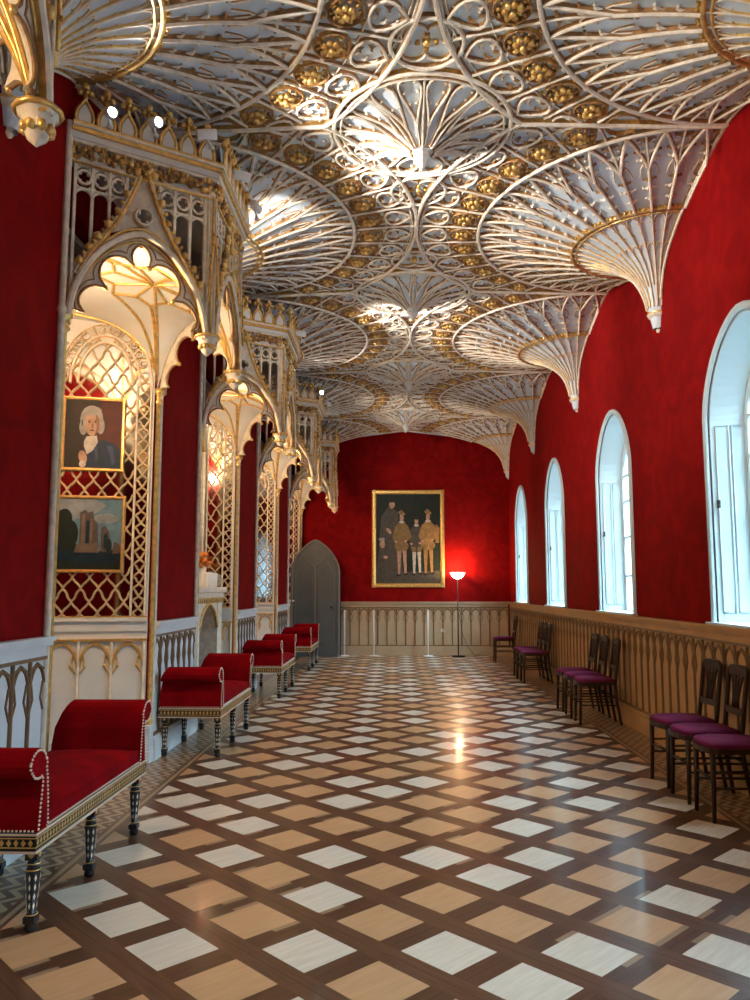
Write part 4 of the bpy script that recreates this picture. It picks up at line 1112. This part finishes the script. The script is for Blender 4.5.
# ------------------------------------------------------------------ chairs (front faces -x)
def make_chair():
    root = empty('side_chair', category='chair')
    b = MB('wood')       # seat frame, rounded front. local: front at x=-.21, back x=.19
    seat = [(.18, -.135), (.10, -.15), (-.08, -.165), (-.16, -.163), (-.205, -.14), (-.222, -.08), (-.228, 0), (-.222, .08), (-.205, .14), (-.16, .163), (-.08, .165), (.10, .15), (.18, .135)]
    b.prism(seat, lambda x, y_: V((x, y_, .405)), lambda x, y_: V((x, y_, .438)), 'wood'); b.build('seat_frame', root, bevel=.004)
    b = MB('purple')
    rings = []; K = len(seat); vs = []
    for f, z in ((.96, .438), (.97, .455), (.90, .470), (.70, .480), (.35, .485)):
        vs += [(x*f - .008*(1-f), y_*f, z) for x, y_ in seat]
    fs = [(i*K+k, i*K+(k+1) % K, (i+1)*K+(k+1) % K, (i+1)*K+k) for i in range(4) for k in range(K)] + [tuple(range(4*K, 5*K))]
    b.add(vs, fs, 'purple', True); b.build('seat_cushion', root)
    for sy in (-1, 1):
        b = MB('wood'); b.tube([(-.185, sy*.135, .41), (-.188, sy*.136, .2), (-.195, sy*.140, 0)], [.019, .016, .013], 'wood', 8); b.build('leg', root)
        b = MB('wood'); b.tube([(.175, sy*.125, .42), (.185, sy*.127, .25), (.225, sy*.135, 0)], [.017, .017, .014], 'wood', 8); b.build('leg', root)
        b = MB('wood')
        for z in (.29, .20): b.tube([(-.187, sy*.136, z), (.185, sy*.127, z)], .008, 'wood', 6)
        b.build('stretcher', root)
    b = MB('wood'); b.tube([(-.188, -.135, .255), (-.188, .135, .255)], .008, 'wood', 6); b.tube([(.19, -.125, .26), (.19, .125, .26)], .008, 'wood', 6); b.build('stretcher', root)
    b = MB('wood')       # back: uprights with rounded shoulders, crest rail
    bx = lambda z: .178 + (z - .42)*.13
    path = [(bx(z), -.128, z) for z in (.40, .50, .62, .74, .82)] + [(bx(.855), -.120, .852), (bx(.872), -.095, .868), (bx(.872), 0, .872), (bx(.872), .095, .868), (bx(.855), .120, .852)] + [(bx(z), .128, z) for z in (.82, .74, .62, .50, .40)]
    b.tube(path, .0165, 'wood', 8)
    b.box(bx(.58) - .010, -.125, .555, bx(.58) + .010, .125, .600, 'wood'); b.box(bx(.84) - .009, -.12, .815, bx(.84) + .009, .12, .862, 'wood')
    b.build('backrest', root)
    b = MB('wood')
    for y0, y1 in ((-.035, -.085), (-.012, -.03), (.012, .03), (.035, .085)):
        b.tube([(bx(.59), y0, .59), (bx(.68), y0*1.1, .68), (bx(.76), (y0+y1)/2, .76), (bx(.83), y1, .83)], .0085, 'wood', 6)
    for y0 in (-.058, 0, .058): b.tube([(bx(.80), y0 - .028, .815), (bx(.8), y0, .775), (bx(.80), y0 + .028, .815)], .006, 'wood', 5)
    b.build('splat', root)
    return root
ch0 = make_chair()
GR = ['dark chairs nearest the camera under the windows', 'dark chairs in the middle of the right wall', 'dark chairs in the third cluster along the right wall', 'dark chairs at the back right corner']
CH = [(5.99, .10, 'farthest of the nearest trio', 0), (5.56, .04, 'middle one of the nearest trio', 0), (5.13, .0, 'cut by the right edge of the photo', 0),
      (9.47, .02, 'farthest of the middle trio', 1), (9.03, .0, 'centre one of the middle trio', 1), (8.57, -.04, 'nearest of the middle trio', 1),
      (12.93, .0, 'farthest of the third trio', 2), (12.57, .02, 'centre one of the third trio', 2), (12.22, .0, 'nearest of the third trio', 2),
      (15.62, .0, 'standing alone near the back corner', 3)]
for i, (yy, rz, s, g) in enumerate(CH):
    lab = 'dark wood chair with purple seat, ' + s
    o = ch0 if i == 0 else copy_tree(ch0)
    o.location = (2.105, yy, 0); o.rotation_euler = (0, 0, rz); o['label'] = lab
    if g < 3: o['group'] = GR[g]

# ------------------------------------------------------------------ floor lamp, posts, socket
def floor_lamp():
    x, y_ = 1.30, 16.80
    root = empty('floor_lamp', (x, y_, 0), category='lamp', label='slim dark uplighter floor lamp with glowing white bowl by back wall')
    b = MB('metalD'); b.lathe([(0, .03), (.02, .03), (.05, .022), (.14, .018), (.145, .008), (.145, 0)], (0, 0, 0), 'metalD', 20); b.build('base', root)
    b = MB('metalD'); b.tube([(0, 0, .02), (0, 0, 1.62)], .011, 'metalD', 8); b.build('pole', root)
    b = MB('bowl'); b.lathe([(.02, 1.61), (.07, 1.625), (.12, 1.665), (.150, 1.72), (.158, 1.745), (.152, 1.745), (.115, 1.675), (.06, 1.64), (0, 1.632)], (0, 0, 0), 'bowl', 24); b.build('bowl', root)
    b = MB('black'); b.tube([(.01, 0, .9), (.06, .04, .7), (.10, .08, .45), (.2, .15, .2), (.36, .22, .02), (.6, .2, .006)], .004, 'black', 5); b.build('cord', root)
    light('floor_lamp_light', 'POINT', (x, y_, 1.80), 26, (1, .58, .22), .05)
floor_lamp()
b = MB('postW'); b.lathe([(0, .012), (.10, .012), (.105, .004), (.10, 0)], (0, 0, 0), 'postW', 20)
p_base = b
for i, (x, s) in enumerate(((-1.09, 'beside the grey door'), (-.47, 'below the left edge of the large painting'), (.67, 'between the large painting and the lamp'))):
    root = empty('barrier_post', (x, 16.86, 0), category='post', label='slender white post on a disc base, ' + s, group='white barrier posts before the back wall')
    b = MB('postW'); b.lathe([(0, .025), (.03, .022), (.10, .014), (.105, .006), (.105, 0)], (0, 0, 0), 'postW', 20); b.build('base', root)
    b = MB('postW'); b.tube([(0, 0, .01), (0, 0, .93)], .016, 'postW', 10); b.blob((0, 0, .945), .024, 'postW', 8); b.build('pole', root)
b = MB('cup'); b.box(-.035, -.012, -.035, .035, 0, .035, 'cup'); o = b.build('wall_socket', loc=(.99, YB - .016, .52), bevel=.004, label='small white socket on the back wall panelling', category='socket')
b = MB('black'); b.box(-.01, -.016, -.008, -.004, -.011, .008, 'black'); b.box(.004, -.016, -.008, .010, -.011, .008, 'black'); b.build('socket_holes', o)

# ------------------------------------------------------------------ spotlights on the canopies
def spotlamp(loc, aim, lab, watts=60, ang=75, color=NEUT):
    d = (V(aim) - V(loc)).normalized()
    root = empty('spotlight', loc, category='spotlight', label=lab, group='spotlights on the canopy tops')
    q = d.to_track_quat('Z', 'Y').to_matrix()
    b = MB('lampW'); 
    def tl(mb, prof, m, n=14):
        t = MB(m); t.lathe(prof, (0, 0, 0), m, n); mb.add([q @ V(p) for p in t.v], t.f, m, True)
    tl(b, [(0, -.10), (.034, -.10), (.036, -.095), (.036, .03), (.030, .03), (.030, .01)], 'lampW'); b.build('housing', root)
    b = MB('glow'); tl(b, [(0, .012), (.030, .012)], 'glow'); b.build('lamp_face', root)
    b = MB('lampW'); b.tube([q @ V((0, 0, -.05)), (0, 0, -.09)], .010, 'lampW', 6); b.lathe([(0, -.10), (.02, -.10), (.02, -.085), (0, -.085)], (0, 0, 0), 'lampW', 8); b.build('bracket', root)
    light('spotlight_beam', 'SPOT', V(loc) + d*.06, watts, color, .03, aim, ang, .8)
SPOTS = [((-1.80, 4.66, 4.40), (1.6, 1.2, 3.4), 'nearest canopy, first lamp from the left wall', 150),
         ((-1.55, 4.80, 4.42), (2.2, 1.6, 3.0), 'nearest canopy, second lamp from the left wall', 150),
         ((-1.23, 4.98, 4.44), (.5, 5.5, 4.75), 'nearest canopy, at its front near corner', 65),
         ((-1.10, 5.50, 4.42), (2.4, 7.2, 4.2), 'nearest canopy, middle of its front', 200),
         ((-1.10, 5.98, 4.42), (-.9, 8.2, 4.7), 'nearest canopy, far end of its front', 30),
         ((-1.10, 9.10, 4.42), (2.4, 10.5, 4.2), 'second canopy, middle of its front', 200),
         ((-1.15, 11.95, 4.42), (.3, 9.0, 4.7), 'third canopy, shining towards the camera', 30),
         ((-1.10, 12.7, 4.42), (1.9, 17.0, 3.0), 'third canopy, aimed at the back wall', 90),
         ((-1.10, 2.4, 4.42), (1.0, 4.6, 4.8), 'canopy cut by the top left corner', 120)]
for l, a, s, w_ in SPOTS: spotlamp(l, a, 'small white cylinder spotlight on the ' + s, w_)
# warm lamps hidden high in the bays, fixed to the near side of each niche
for i, by in enumerate(BAY):
    root = empty('bay_lamp', (XL - .10, by - OH + .09, 2.95), category='lamp', label='small warm lamp high inside the niche, ' + LPL[i], group='warm lamps inside the niches')
    b = MB('lampW'); b.lathe([(0, -.05), (.03, -.05), (.035, .0), (.028, .0)], (0, 0, 0), 'lampW', 10); b.box(-.012, -.05, -.03, .012, 0, -.01, 'lampW'); b.build('housing', root)
    b = MB('bowl'); b.lathe([(.027, -.002), (0, .012)], (0, 0, 0), 'bowl', 10); b.build('bulb', root)
    light('bay_lamp_light', 'POINT', (XL - .10, by - OH + .12, 3.02), [35, 45, 30, 40, 25][i], (1, .78, .46), .03)
